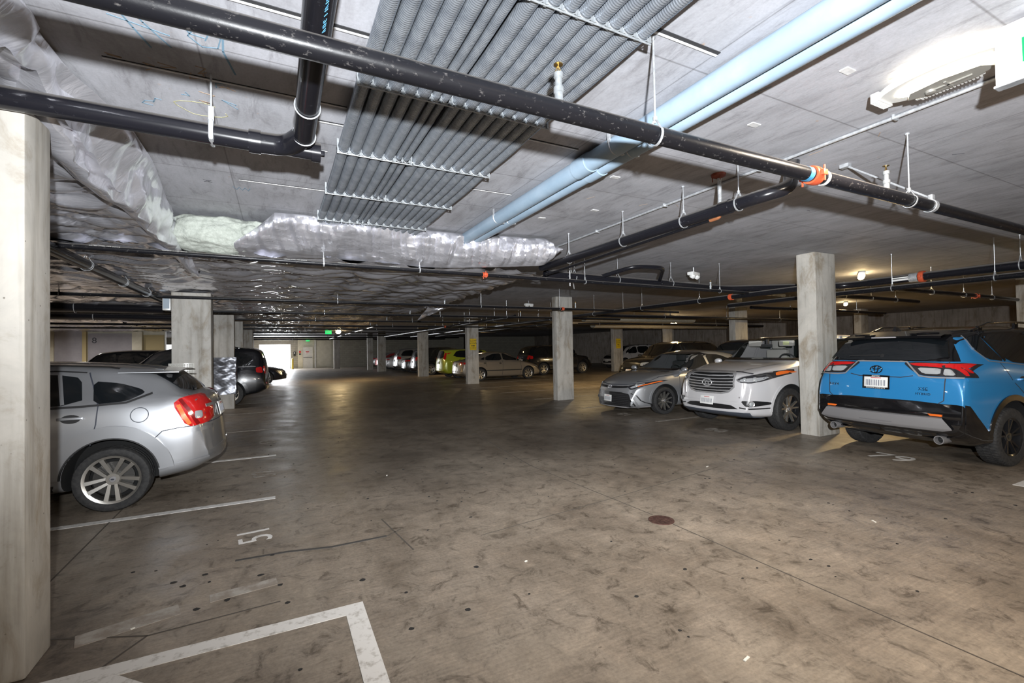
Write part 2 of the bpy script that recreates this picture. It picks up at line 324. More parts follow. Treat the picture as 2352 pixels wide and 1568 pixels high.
# ------------------------------------------------------------------ columns
def column(x0, x1, y0, y1, z1=CZ, mat=COLM, bev=.014):
    m = MB(); m.box(((x0 + x1) / 2, (y0 + y1) / 2, z1 / 2), (x1 - x0, y1 - y0, z1), bev=bev)
    o = m.build('concrete_column', mat, None, 30, kind='structure')
    return o
COLG = mat_column('grey_column_concrete', (.36, .345, .32), (.46, .44, .405), .7)
column(-1.7, -1.1, 3.08, 3.37, 2.79); column(-1.7, -1.1, 10.1, 10.4, 2.68, COLG); c3 = column(-1.66, -1.12, 15.3, 15.62, 2.66, COLG)
column(-1.7, -1.1, 18.7, 19, 2.70, COLG); column(-1.7, -1.1, 25.5, 25.8, 2.70, COLG); column(-1.9, -1.5, 36, 36.4, CZ, COLG)
column(8.05, 8.63, 4.6, 4.92); column(7.4, 7.98, 11.68, 11.93, CZ, COLG); column(7.64, 8.2, 19.6, 19.86, CZ, COLG); column(7.5, 8.1, 27.2, 27.5, CZ, COLG)
column(6.85, 7.45, 36.4, 36.7, CZ, COLG); column(6.75, 7.2, 40.5, 40.8, CZ, COLG); column(4.7, 5.25, 46.6, 46.9, CZ, COLG)
column(16.6, 17.2, 4.35, 4.65); column(16.5, 17.25, 12.6, 12.9, CZ, COLG); column(19.35, 20.1, 23.7, 24.0, CZ, COLG); column(23.5, 24.1, 11.5, 11.8)
column(18.2, 18.7, 28.6, 28.9, CZ, COLG); column(20.6, 21.1, 20.4, 20.7, CZ); column(13.2, 13.7, 33, 33.3, CZ, COLG); column(24.9, 25.5, 24.5, 24.8)
# ------------------------------------------------------------------ paint and joints on the floor
def strip(name, pts, wdt, mat, z=.003, parent=floor):
    m = MB()
    for (a, b_) in zip(pts[:-1], pts[1:]):
        a = Vector(a); b_ = Vector(b_); d_ = (b_ - a).normalized(); n_ = Vector((-d_.y, d_.x)) * wdt / 2
        q = [a - n_, b_ - n_, b_ + n_, a + n_]; m.prism([(p.x, p.y) for p in q], 0, z)
    return m.build(name, mat, parent, 0)
for y in (5.63, 7.95, 10.75, 13.9, 16.6, 19.3, 22.0, 24.6, 27.3): strip('painted_line', [(-4.9, y), (-.04, y)], .09, PAINTW if y < 9 else PAINTF)
for y in (2.0, 7.25, 9.85, 12.4, 14.9, 17.4, 20, 22.5, 25.5): strip('painted_line', [(7.0 if y > 3 else 7.03, y), (12.4, y)], .09, PAINTF if y > 3 else PAINTW)
strip('painted_line', [(-1.5, 2.96), (.455, 2.96)], .11, PAINTW); strip('painted_line', [(.40, 3.015), (.40, .6)], .11, PAINTW, .0034)
strip('painted_line', [(-.80, 2.92), (.0, 2.1)], .11, PAINTW, .0034)
strip('worn_paint_trace', [(-.40, 3.52), (-.02, 3.57)], .11, worn('worn_paint_remnant', (.40, .37, .33), (.27, .23, .19), .6, 0, 9, 0, 0, (1, 1, 1), .40, .58), .0024); strip('worn_paint_trace', [(-1.0, 3.35), (-.55, 3.47)], .14, MATS['worn_paint_remnant'], .0024)
JOINT = plain('dark_floor_joint', (.085, .072, .06), .8)
for p in ([(-1.42, 6.1), (-1.42, 3.5)], [(-1.5, 3.62), (-.66, 3.23)], [(-.9, 2.85), (-.66, 3.23), (.0, 3.27)], [(3.05, .3), (3.06, 3.0)], [(3.07, 3.26), (2.98, 5.4), (3.3, 8.6)],
          [(1.5, 3.6), (3.1, 3.82), (5.0, 4.12)], [(.84, 4.4), (.93, 3.6)], [(-.01, 4.07), (.36, 3.98), (.81, 3.98), (.94, 4.07)]): strip('floor_joint', p, .008 if p[0][0] > 1 else .011, JOINT, .0022)
strip('tyre_mark', [(-.3, 4.07 + .0), (.05, 4.05), (.36, 3.975), (.8, 3.98)], .03, plain('tyre_rubber_mark', (.06, .055, .05), .7), .0026)
def stall(body, c, size, mat, ang=90):
    a = math.radians(ang); text_mesh(body, size, mat, 'stall_number', floor, frame((c[0], c[1], .003), (math.cos(a), math.sin(a), 0), (-math.sin(a), math.cos(a), 0)), .0008)
stall('51', (-.18, 4.55), .36, PAINTW, 97); stall('52', (-.17, 6.8), .36, PAINTF, 100); stall('53', (-.17, 9.2), .36, PAINTF, 95); stall('54', (-.17, 12.3), .36, PAINTF, 92); stall('55', (-.17, 15.2), .36, PAINTF, 92)
stall('79', (7.38, 3.31), .52, PAINTW, -88); stall('80', (7.15, 5.93), .42, PAINTF, -88); stall('81', (7.15, 8.4), .42, PAINTF, -88)
r_ = random.Random(4)
GUM = plain('blackened_gum', (.02, .018, .017), .8)
m = MB()
for k in range(150):
    x, y = (r_.uniform(-1.0, 6.5), r_.uniform(1.2, 9)) if k > 9 else ((-.47, 3.92), (-.12, 3.72), (-.65, 3.89), (1.0, 2.62), (-.46, 3.42), (-.3, 3.45), (.0, 3.5), (1.25, 3.1), (-.58, 3.8), (.5, 3.3))[k]
    rr = r_.uniform(.006, .017) if k > 9 else .02
    m.prism([(x + rr * math.cos(t) * r_.uniform(.7, 1.2), y + rr * math.sin(t) * r_.uniform(.6, 1.)) for t in [i * PI / 4 for i in range(8)]], 0, .0028)
m.build('gum_speck', GUM, floor, 0, kind='stuff')
m = MB()
for (x, y, a) in ((2.05, 1.55, .2), (4.6, 2.2, 1.), (-.75, 3.35, .6), (1.6, 3.0, 0.4), (1.2, 5.9, 1.2), (4.9, 4.2, .3)): m.box((0, 0, .004), (.045 if x > 2 else .02, .012, .005), M=Matrix.Translation((x, y, 0)) @ Matrix.Rotation(a, 4, 'Z'))
m.build('paper_scrap', plain('white_paper', (.8, .78, .7), .7), floor, 0, kind='stuff')
fd = thing('floor_drain', (3.04, 3.12, 0), 'round rusty cast iron floor drain in the concrete aisle', 'floor drain')
RUST = worn('rusty_cast_iron', (.06, .03, .025), (.13, .07, .055), .6, .3, 30)
m = MB(); m.lathe([(.088, 0), (.112, 0), (.112, .005), (.105, .007), (.088, .005)], 40); m.build('drain_ring', RUST, fd)
m = MB()
for i in range(-7, 8):
    hw = math.sqrt(.09 ** 2 - (i * .0118) ** 2); m.box((i * .0118, 0, .003), (.006, hw * 2, .004))
for i in range(-3, 4):
    hw = math.sqrt(.09 ** 2 - (i * .025) ** 2); m.box((0, i * .025, .003), (hw * 2, .006, .0038))
m.build('drain_grate', RUST, fd, 0); m = MB(); m.prism([(.09 * math.cos(i * PI / 12), .09 * math.sin(i * PI / 12)) for i in range(24)], 0, .001); m.build('drain_sump', plain('sump_black', (.005, .004, .004), .9), fd, 0)
# ------------------------------------------------------------------ chalk and slots on the ceiling
def chalk(pts, mat, wdt=.01, name='chalk_mark'):
    wdt *= .62
    m = MB()
    for (a, b_) in zip(pts[:-1], pts[1:]):
        a = Vector(a); b_ = Vector(b_); d_ = (b_ - a); 
        if d_.length < 1e-4: continue
        d_.normalize(); n_ = Vector((-d_.y, d_.x)) * wdt / 2; a -= d_ * wdt * .3; b_ += d_ * wdt * .3
        m.prism([(p.x, p.y) for p in (a - n_, b_ - n_, b_ + n_, a + n_)], CZ - .0015, CZ)
    return m.build(name, mat, ceiling, 0)
CB = plain('blue_chalk', (.15, .25, .33), .9); CO = plain('orange_chalk', (.36, .26, .18), .9); CY = plain('yellow_chalk', (.42, .40, .22), .9); CK = plain('black_marker', (.04, .04, .05), .9)
def sq(x, y, pts, s=.1): return [(x + px * s, y + py * s) for px, py in pts]
chalk([(-.66, 2.5), (-.60, 2.72), (-.56, 2.86)], CB, .014); chalk([(-.62, 2.47), (-.55, 2.66), (-.47, 2.82)], CB, .012); chalk([(-.68, 2.66), (-.46, 2.72)], CB, .01)
chalk(sq(-.45, 2.5, [(0, 0), (.6, -.3), (.4, .5), (-.1, .5), (.5, .8), (.8, 1.6), (1.4, 1.7)]), CB, .01); chalk([(-.22, 2.5), (-.24, 2.75), (-.2, 2.95)], CB, .016)
chalk(sq(-.36, 2.6, [(.9, -.6), (.3, -.2), (-.2, .8), (.3, 1.5), (1, 1.3), (1.2, .4), (.7, .3), (.5, .9)]), CB, .01)
chalk(sq(-.28, 3.74, [(0, 0), (.8, .6), (.2, .8), (.9, 0)]), CB, .012); chalk([(-.14, 3.74), (-.13, 3.9)], CB, .012)
chalk(sq(-.06, 3.84, [(.9 * math.cos(t), .75 * math.sin(t)) for t in [i * PI / 8 for i in range(17)]]), CB, .01); chalk(sq(-.06, 3.84, [(.3, -.2), (-.3, -.2), (-.3, .3), (.2, .3)], .09), CB, .012)
chalk([(.07, 3.8), (.07, 3.98)], CB, .012); chalk(sq(.07, 3.88, [(0, -.5), (.7, -.5), (.7, .1), (0, .1)]), CB, .01); chalk([(.19, 3.8), (.19, 4.02)], CB, .012)
chalk(sq(-.42, 3.46, [(1.3 * math.cos(t) + .2 * math.sin(3 * t), .9 * math.sin(t)) for t in [i * PI / 8 for i in range(15)]]), CY, .008)
for k in range(14):
    x, y = r_.uniform(-.8, -.25), r_.uniform(2.9, 3.6); chalk([(x + r_.uniform(-.05, .05), y + r_.uniform(-.05, .05)) for _ in range(4)], r_.choice([CO, CB, CB, CO]), .009)
for k in range(10):
    x, y = r_.uniform(2.4, 6), r_.uniform(1, 5); a = r_.uniform(0, 3); chalk([(x, y), (x + .07 * math.cos(a), y + .1 * math.sin(a))], r_.choice([CB, CO, CK]), .008)
chalk(sq(.25, 1.72, [(0, 0), (.3, .5), (.5, -.2), (.6, .6), (.9, 0), (1, .6), (1.3, .2), (-.1, .4), (1.4, .3)], .07), CK, .005)
chalk(sq(-.58, 4.85, [(0, 0), (1, 1), (.5, .5), (0, 1), (1, 0)], .06), CK, .005); chalk(sq(-.36, 4.95, [(0, 0), (.3, 1), (.6, 0), (.9, 1), (1.2, 0), (1.5, 1), (1.7, 0)], .08), CB, .008)
SLOTD = plain('slot_shadow_gap', (.02, .02, .022), .9); SLOTL = worn('slot_edge_steel', (.6, .6, .6), (.75, .75, .74), .5, .2, 20)
def slot(x0, x1, y, wd=.022):
    m = MB(); m.box(((x0 + x1) / 2, y, CZ - .002), (x1 - x0, wd, .004)); s_ = m.build('embedded_channel', SLOTD, ceiling, 0)
    m = MB(); m.box(((x0 + x1) / 2, y + wd * .7, CZ - .004), (x1 - x0, .012, .008)); m.build('channel_lip', SLOTL, s_, 0)
slot(-.50, .45, 2.30); slot(-.30, .45, 4.72, .012); slot(1.55, 2.1, 1.66); slot(.25, .45, 3.3, .014); slot(1.55, 2.1, 2.95, .012); slot(1.55, 2.1, 4.1, .01); slot(-.8, .4, 3.05, .008); slot(-.85, .35, 3.78, .008)
for (x, y) in ((2.9, 1.45), (3.0, 2.1), (2.75, 3.3), (3.2, 4.2), (2.8, 4.7), (4.6, 3.0)):
    m = MB(); m.box((x, y, CZ - .003), (.085, .045, .006)); m.build('form_tie_patch', SLOTL, ceiling, 0)
# ================================================================== pipes, conduits and insulation under the ceiling
def smooth_path(pts, rad=.1, n=6):
    """polyline with rounded corners"""
    P = [Vector(p) for p in pts]; out = [P[0]]
    for a, b_, c in zip(P[:-2], P[1:-1], P[2:]):
        d1 = (a - b_); d2 = (c - b_); k = min(rad, d1.length * .45, d2.length * .45); s = b_ + d1.normalized() * k; e = b_ + d2.normalized() * k
        out += [(1 - t) ** 2 * s + 2 * t * (1 - t) * b_ + t * t * e for t in [i / n for i in range(n + 1)]]
    return out + [P[-1]]
def hanger(parent, p, r, along='X', top=CZ, ring=True, strap=.012):
    """threaded rod with a teardrop loop round the pipe at p"""
    m = MB(); x, y, z = p; loop = []
    for i in range(21):
        a = -PI / 2 + 2 * PI * i / 20; k = 1 + (.55 * max(0, math.sin(a)) ** 6); c, s_ = math.cos(a) * (r + .004) * (1 if math.sin(a) < .5 else .82), math.sin(a) * (r + .006) * k
        loop.append((x, y + c, z + s_) if along == 'X' else (x + c, y, z + s_))
    d = Vector((strap / 2, 0, 0)) if along == 'X' else Vector((0, strap / 2, 0))
    v = []; f = []
    for i, q in enumerate(loop): v += [Vector(q) - d, Vector(q) + d]
    for i in range(len(loop) - 1): f.append((2 * i, 2 * i + 1, 2 * i + 3, 2 * i + 2))
    w_ = [Vector((x, y, z)) + (q - Vector((x, y, z))) * (1 + .004 / r) for q in v]; n = len(v)
    f2 = [tuple(i + n for i in q)[::-1] for q in f] + [(2 * i, 2 * i + 2, n + 2 * i + 2, n + 2 * i) for i in range(len(loop) - 1)] + [(2 * i + 1, n + 2 * i + 1, n + 2 * i + 3, 2 * i + 3) for i in range(len(loop) - 1)]
    m.add(v + w_, f + f2)
    zt_ = z + (r + .006) * 1.5
    m.tube([(x, y, zt_ - .012), (x, y, top)], .0052, 8); m.lathe([(.011, 0), (.011, .02)], 6, 'Z', c=(x, y, zt_)); m.lathe([(.0, 0), (.014, 0), (.014, .012), (.0, .012)], 8, 'Z', c=(x, y, top - .012))
    return m.build('pipe_hanger', GALV, parent)
def coupling(parent, p, r, along='X', mat=ORANGE):
    m = MB(); ax = 'X' if along == 'X' else 'Y'
    m.lathe([(r, -.035), (r * 1.28, -.035), (r * 1.34, -.012), (r * 1.34, .012), (r * 1.28, .035), (r, .035)], 20, ax, c=p)
    for s_ in (-1, 1):
        o = Vector((0, s_ * r * 1.45, 0)) if along == 'X' else Vector((s_ * r * 1.45, 0, 0))
        m.box(Vector(p) + o, (.045, .03, .035) if along == 'X' else (.03, .045, .035), bev=.006)
        c = Vector(p) + o * 1.08; m.tube([c - Vector((0, 0, .05)), c + Vector((0, 0, .045))], .006, 6)
    return m.build('grooved_coupling', mat, parent)
def sprinkler(parent, p, h, mat=BRASS):
    m = MB(); m.lathe([(.0, 0), (.019, 0), (.019, .035), (.023, .038), (.023, .06), (.016, .064), (.016, .10), (.021, .104), (.021, .125), (.013, .13)], 14, 'Z', c=p); r1 = m.build('sprinkler_riser', ZINC, parent)
    m = MB(); b0 = h - .06
    for a in (0, PI): m.tube([(p[0] + .010 * math.cos(a), p[1], p[2] + .128), (p[0] + .017 * math.cos(a), p[1], p[2] + b0 + .02), (p[0] + .004 * math.cos(a), p[1], p[2] + h - .012)], .0028, 6)
    m.lathe([(.0, h - .012), (.005, h - .012), (.005, h - .004), (.021, h - .003), (.021, h), (0, h)], 14, 'Z', c=p); m.tube([(p[0], p[1], p[2] + .12), (p[0], p[1], p[2] + h - .012)], .0035, 6)
    m.build('sprinkler_head', mat, r1); return r1
def pipe(name, label, cat, pts, r, mat, rad=.12, seg=18, group=None):
    t = thing(name, pts[0], label, cat, group); o = Vector(pts[0])
    m = MB(); m.tube([p - o for p in smooth_path(pts, rad)], r, seg); m.build('pipe_run', mat, t)
    t.location = o; return t
class Rel:
    """lets hanger / coupling take world points while parented to a thing placed at its own base"""
    pass
def attach(o, t):
    o.location = o.location - t.location; return o
def fit(fn, t, p, *a, **k): return attach(fn(t, p, *a, **k), t)
# main sprinkler main across the view
mp = pipe('sprinkler_main_pipe', 'dusty black steel sprinkler pipe crossing below the grey conduits with upright brass heads', 'pipe', [(-3.4, 1.705, 2.6), (3.0, 1.705, 2.6), (14, 1.705, 2.585)], .043, STEELB, .05, 24)
for x in (-1.4, 1.68, 4.18, 6.9): fit(hanger, mp, (x, 1.705, 2.598), .043, 'X')
fit(coupling, mp, (2.99, 1.705, 2.6), .043)
m = MB(); m.lathe([(.0435, -.012), (.047, -.012), (.047, .012), (.0435, .012)], 20, 'X', c=(3.09, 1.705, 2.6)); attach(m.build('pipe_ring', WHITEP, mp), mp)
m = MB(); m.lathe([(.0435, -.02), (.0445, -.02), (.0445, .02), (.0435, .02)], 20, 'X', c=(2.92, 1.705, 2.6)); attach(m.build('tape_band', plain('blue_tape', (.05, .25, .45), .5), mp), mp)
for x in (1.115, 3.861): fit(sprinkler, mp, (x, 1.705, 2.64), .165)
m = MB(); m.tube([(4.52, 1.70, 2.655), (4.40, 2.24, 3.09)], .008, 8); m.box((4.40, 2.24, 3.085), (.05, .07, .03)); attach(m.build('sway_brace', GALV, mp), mp)
m = MB(); m.lathe([(.044, -.02), (.05, -.02), (.05, .02), (.044, .02)], 18, 'X', c=(4.5, 1.705, 2.597)); m.box((4.51, 1.70, 2.66), (.05, .03, .05), bev=.006); attach(m.build('brace_clamp', GALV, mp), mp)
# black plastic drain with the wye and its branch
dp = pipe('drain_pipe', 'black plastic drain pipe with wye and cleanout, running past the hanging foil flap', 'pipe', [(-1.9, 3.03, 2.80), (-.08, 3.03, 2.775)], .055, ABS, .05, 28)
m = MB(); m.tube(smooth_path([(-.10, 3.03, 2.775), (.06, 3.02, 2.775), (.145, 2.86, 2.79)], .13, 10), .060, 28); m.tube([(-.02, 3.03, 2.772), (.20, 3.03, 2.768)], .047, 24); m.lathe([(.062, -.03), (.066, -.03), (.066, .03), (.062, .03)], 28, 'X', c=(-.11, 3.03, 2.775)); attach(m.build('wye_fitting', ABS, dp), dp)
m = MB(); m.lathe([(.048, 0), (.056, 0), (.056, .05), (.0, .05)], 24, 'X', c=(.19, 3.03, 2.768)); m.box((.25, 3.03, 2.768), (.03, .03, .03), bev=.004); attach(m.build('cleanout_cap', ABS, dp), dp)
m = MB(); m.tube([(.142, 2.9, 2.787), (.142, -.6, 2.835)], .056, 28); attach(m.build('branch_pipe', ABS, dp), dp)
for y in (2.86, 2.52):
    m = MB(); m.tube([(.142 + .060 * math.cos(a), y, 2.79 + .060 * math.sin(a)) for a in [i * PI / 12 for i in range(24)]], .004, 6, closed=True); attach(m.build('strap_ring', GALV, dp), dp)
m = MB(); m.box((-.32, 3.03, 2.785), (.03, .125, .124), bev=.02); m.box((-.32, 3.0, 2.87), (.028, .012, .1), bev=.004); m.tube([(-.32, 3.0, 2.9), (-.32, 3.0, CZ)], .0055, 8); attach(m.build('pipe_hanger', GALV, dp), dp)
text_mesh('ABS-LINE-1', .05, plain('blue_print', (.12, .4, .65), .5), 'pipe_lettering', dp, Matrix.Translation(-dp.location) @ frame((.166, 1.72, 2.753), (0, -1, .02), (-.6, 0, -.8)), .0004)
# corrugated conduits, side by side
def corrugated(r, depth, y0, y1, seg=14, pitch=.0125):
    n = int((y1 - y0) / pitch) * 4; t = np.linspace(0, y1 - y0, n); rr = r - depth * (.5 - .5 * np.cos(2 * PI * t / pitch)) ** .8
    zz = -.006 * np.sin((t + y0 - 1.63) / .93 * PI) ** 2; xx = .003 * np.sin(t * 2.1)
    a = np.linspace(0, 2 * PI, seg, endpoint=False)
    P = np.stack([xx[:, None] + rr[:, None] * np.cos(a), np.broadcast_to(t[:, None], (n, seg)), zz[:, None] + rr[:, None] * np.sin(a)], -1)
    f = [(i * seg + k, i * seg + (k + 1) % seg, (i + 1) * seg + (k + 1) % seg, (i + 1) * seg + k) for i in range(n - 1) for k in range(seg)]
    m = MB(); m.add(P.reshape(-1, 3).tolist(), f); return m
ORD = 'first second third fourth fifth sixth seventh eighth ninth tenth eleventh twelfth thirteenth fourteenth fifteenth sixteenth'.split()
CX = [.433 + .0815 * k for k in range(5)] + [.832, .888] + [.968 + .0815 * k for k in range(8)]
big = small = None
for k, x in enumerate(CX):
    thin = k in (5, 6); lab = 'corrugated steel conduit, %s of fifteen counted from the black drain pipe' % ORD[k]
    if thin:
        if small is None: small = corrugated(.024, .0022, .5, 5.75, 12, .0105).build('flexible_conduit', CONDM, None, 60); o = small
        else: o = small.copy(); COL.objects.link(o)
    else:
        if big is None: big = corrugated(.039, .0034, .5, 5.75).build('flexible_conduit', CONDM, None, 60); o = big
        else: o = big.copy(); COL.objects.link(o)
    o.location = (x, .5, 3.032 if not thin else 3.03); props(o, lab + (', thinner' if thin else ''), 'conduit', 'corrugated conduits under the ceiling')
# supports: rail and wire clips
mc = MB(); mc.tube([(.043 * math.cos(a), 0, .043 * math.sin(a)) for a in [PI * 1.0 + PI * i / 10 for i in range(11)]], .0034, 6); mc.tube([(-.043, 0, 0), (-.043, 0, .06)], .0034, 6); mc.tube([(.043, 0, 0), (.043, 0, .06)], .0034, 6); mc.box((.041, 0, -.040), (.012, .02, .014)); mc.box((.041, .0, -.03), (.022, .006, .022))
clip0 = None
for k, y in enumerate((1.63, 2.56, 3.5, 4.45, 5.36)):
    t = thing('conduit_support_rail', (.39, y, 2.985), 'galvanised rail with wire clips under the conduits, %s rail %s' % (ORD[k], 'beyond the sprinkler pipe' if k else 'above the camera, nearest the sprinkler pipe'), 'support rail', 'conduit support rails')
    t['label'] = ('galvanised clip rail under the grey conduits, just in front of the sprinkler pipe', 'galvanised clip rail under the conduits, first one behind the sprinkler pipe', 'galvanised clip rail under the conduits, second one behind the sprinkler pipe', 'galvanised clip rail under the conduits, third one behind the sprinkler pipe', 'galvanised clip rail under the conduits where they meet the foil roll')[k]
    for (x0, x1) in ((.0, .545), (.55, 1.20)):
        m = MB(); m.tube([(x0, 0, 0), (x1, 0, -.003)], .0042, 8); m.box((x0 + .005, 0, .05), (.012, .016, .1)); m.box((x1 - .01, 0, .05), (.012, .016, .1)); m.build('rail', ZINC, t)
    for i, x in enumerate(CX):
        if clip0 is None: clip0 = mc.build('conduit_clip', ZINC, t); o = clip0
        else: o = clip0.copy(); COL.objects.link(o); o.parent = t
        o.location = (x - .39, 0, 3.03 - 2.985); o.scale = (.62, 1, .9) if i in (5, 6) else (1, 1, 1)
# blue-grey plastic conduits
for k, (x, r, lab) in enumerate(((2.205, .072, 'thick blue-grey plastic conduit with black print, on the side of the corrugated conduits'), (2.352, .062, 'slimmer blue-grey plastic conduit, next to the printed one on its lamp side'))):
    t = pipe('plastic_conduit', lab, 'conduit', [(x, -.5, 3.012), (x, 5.75, 3.012)], r, PVC, .05, 36, 'blue-grey plastic conduits')
    m = MB(); m.lathe([(r, -.09), (r + .008, -.09), (r + .008, .09), (r, .09)], 36, 'Y', c=(x, 3.02 + .05 * k, 3.012)); attach(m.build('coupling_sleeve', PVC, t), t)
    for y in (2.62, 4.62):
        m = MB(); m.tube([(x + (r + .003) * math.cos(a), y, 3.02 + (r + .003) * math.sin(a)) for a in [PI * .95 + PI * 1.05 * i / 14 for i in range(15)]], .006, 6)
        m.box((x + r * .72, y, 3.02 - r * .75), (.018, .03, .03), bev=.003); m.box((x - r, y, 3.06), (.008, .03, .08)); attach(m.build('conduit_strap', GALV, t), t)
    if k == 0:
        a = math.radians(-92); n_ = Vector((math.cos(a), 0, math.sin(a)))
        for s_, y in (('CONDUIT ABOVEGROUND AND UNDERGROUND SCHEDULE 40 PVC', .95), ('NEMA TC-2 MAX 90C WIRE SUNLIGHT RESISTANT', 2.0)):
            text_mesh(s_, .026, INKB, 'pipe_lettering', t, Matrix.Translation(-t.location) @ frame(Vector((x, y + .22, 3.02)) + n_ * (r + .0004), (0, 1, 0), n_.cross(Vector((0, 1, 0)))), .0003)
# thin conduit, junction box and black pipe with elbow
t = pipe('thin_steel_conduit', 'thin galvanised conduit fixed flat to the ceiling, running up to the bright lamp', 'conduit', [(3.765, -.6, 3.083), (3.765, 7.5, 3.083)], .0125, GALV, .05, 10)
for y in (1.6, 2.6, 3.7, 4.9):
    m = MB(); m.box((3.765, y, 3.082), (.06, .018, .034), bev=.004); attach(m.build('conduit_strap', GALV, t), t)
t = thing('junction_box', (3.93, 2.42, CZ - .06), 'small steel junction box on the ceiling above the orange coupling', 'junction box'); m = MB(); m.box((0, 0, .03), (.1, .1, .06), bev=.004); m.build('box_body', GALV, t); m = MB(); m.box((.09, .03, .045), (.1, .02, .02)); m.build('connector', GALV, t, 0)
t = pipe('elbow_pipe', 'black pipe turning up into the ceiling beside the orange coupling', 'pipe', [(3.50, 5.9, 2.75), (3.52, 2.42, 2.76), (3.66, 2.27, 2.80), (3.92, 2.40, 3.1)], .055, ABS, .14, 22)
for y in (3.22, 4.1, 2.62, 5.2): fit(hanger, t, (3.515, y, 2.757), .055, 'Y')
m = MB(); m.lathe([(.055, -.05), (.062, -.05), (.062, .05), (.055, .05)], 22, 'Y', c=(3.518, 2.75, 2.76)); attach(m.build('coupling_sleeve', ABS, t), t)
t = pipe('sprinkler_drop_pipe', 'thin dark pipe beside the elbow pipe, ending in a copper elbow and coiled hose', 'pipe', [(3.60, 5.95, 2.66), (3.585, 2.95, 2.715), (3.58, 2.87, 2.73)], .017, STEELB, .04, 12)
m = MB(); m.tube(smooth_path([(3.585, 2.97, 2.714), (3.58, 2.86, 2.716), (3.575, 2.855, 2.80)], .05), .021, 12); attach(m.build('copper_elbow', COPPER, t), t)
m = MB(); L_ = [(2.79 + .006 * i) for i in range(46)]; m.lathe([(.015 + (.005 if i % 2 else 0), z) for i, z in enumerate(L_)], 12, 'Z', c=(3.575, 2.855, 0)); attach(m.build('coiled_hose', GALV, t, 0), t)
m = MB(); m.lathe([(.0, 3.062), (.02, 3.062), (.06, 3.08), (.064, 3.1), (0, 3.1)], 22, 'Z', c=(3.57, 2.86, 0)); [m.box((3.57 + .05 * math.cos(a), 2.86 + .05 * math.sin(a), 3.06), (.006, .006, .05)) for a in (0.3, 2.2, 4.1)]; attach(m.build('ceiling_flange', plain('rust_paint', (.25, .05, .02), .5), t), t)
# cross pipe behind, with its loop
t = pipe('cross_drain_pipe', 'long black drain pipe hung on rods beyond the foil roll, with small loop', 'pipe', [(3.78, 6.28, 2.73), (8.0, 6.3, 2.68), (8.75, 5.75, 2.67), (9.75, 5.05, 2.66), (9.78, 4.2, 2.66)], .066, ABS, .2, 20)
for x in (5.25, 6.5, 4.35): fit(hanger, t, (x, 6.29, 2.715), .066, 'X')
m = MB(); m.tube(smooth_path([(4.9, 6.28, 2.76), (5.15, 5.75, 2.86), (5.75, 5.72, 2.87), (6.2, 6.28, 2.75)], .18), .038, 14); attach(m.build('loop_pipe', ABS, t), t); m = MB(); m.lathe([(.066, -.08), (.078, -.08), (.078, .08), (.066, .08)], 20, 'X', c=(6.3, 6.29, 2.705)); attach(m.build('pipe_sleeve', ABS, t), t); m = MB(); m.lathe([(.066, -.1), (.085, -.1), (.085, .1), (.066, .1)], 20, 'X', c=(3.9, 6.28, 2.728)); attach(m.build('pipe_sleeve', ABS, t), t)
m = MB(); m.tube([(4.05, 6.0, 3.05), (4.45, 6.45, 2.55)], .008, 6); m.tube([(4.2, 6.2, 3.1), (4.2, 6.2, 2.55)], .007, 6); attach(m.build('sway_brace', GALV, t), t)
# long thin sprinkler branch lines across the garage
def branch(label, y, z0, z1, x0, x1, r, hang, coup=(), spr=(), mat=STEELB):
    t = pipe('sprinkler_branch_pipe', label, 'pipe', [(x0, y, z0), ((x0 + x1) / 2, y, (z0 + z1) / 2), (x1, y, z1)], r, mat, .05, 12, 'sprinkler branch pipes across the garage')
    zz = lambda x: z0 + (z1 - z0) * (x - x0) / (x1 - x0)
    for x in hang: fit(hanger, t, (x, y, zz(x)), r, 'X')
    for x in coup: fit(coupling, t, (x, y, zz(x)), r, 'X')
    for x in spr: fit(sprinkler, t, (x, y, zz(x) + r), .16)
    return t
b1 = branch('thin black pipe with white print just behind the foil roll', 6.0, 2.665, 2.565, -5.5, 9.4, .027, (-2.6, .5, 1.68, 4.35, 7.45), (2.62,), (7.2,))
for k in range(6):
    text_mesh(('LISTED STEEL PIPE SCH10', 'WEIGHT 1-1/4X.109X21', 'THREADABLE')[k % 3], .022, INKW, 'pipe_lettering', b1, Matrix.Translation(-b1.location) @ frame((-1.55 + .58 * k, 6.0 - .0195, 2.6385 - .00671 * .58 * k + .0195), (1, 0, -.0067), (0, .7, .7)), .0003)
YS = [(10.1, 2.6, .030), (13.2, 2.6, .032), (16.4, 2.62, .03), (19.6, 2.62, .035), (23.2, 2.66, .035), (27.8, 2.68, .04), (32.6, 2.7, .045), (38, 2.72, .05), (44, 2.74, .055)]
WH = ('by the wide concrete column behind the silver hatchback', 'over the dark four-wheel-drive car', 'over the gap between the grey columns', 'above the gold sedan', 'above the lime green car', 'in front of the storage room wall', 'before the bare bulb lamp', 'beyond the green exit sign', 'closest to the entrance wall')
for (y, z, r), wh in zip(YS, WH): branch('thin black sprinkler pipe across the garage, ' + wh, y, z, z - .03, -9 if y < 27 else -4, 9.5 + y * .12, r, [x for x in (-3.2, 1.1, 4.3, 8.6)] + ([6.5] if y < 20 else []), (6.6,) if y in (10.1, 19.6) else (), (3.4, 7.0) if y < 24 else (3.4,))
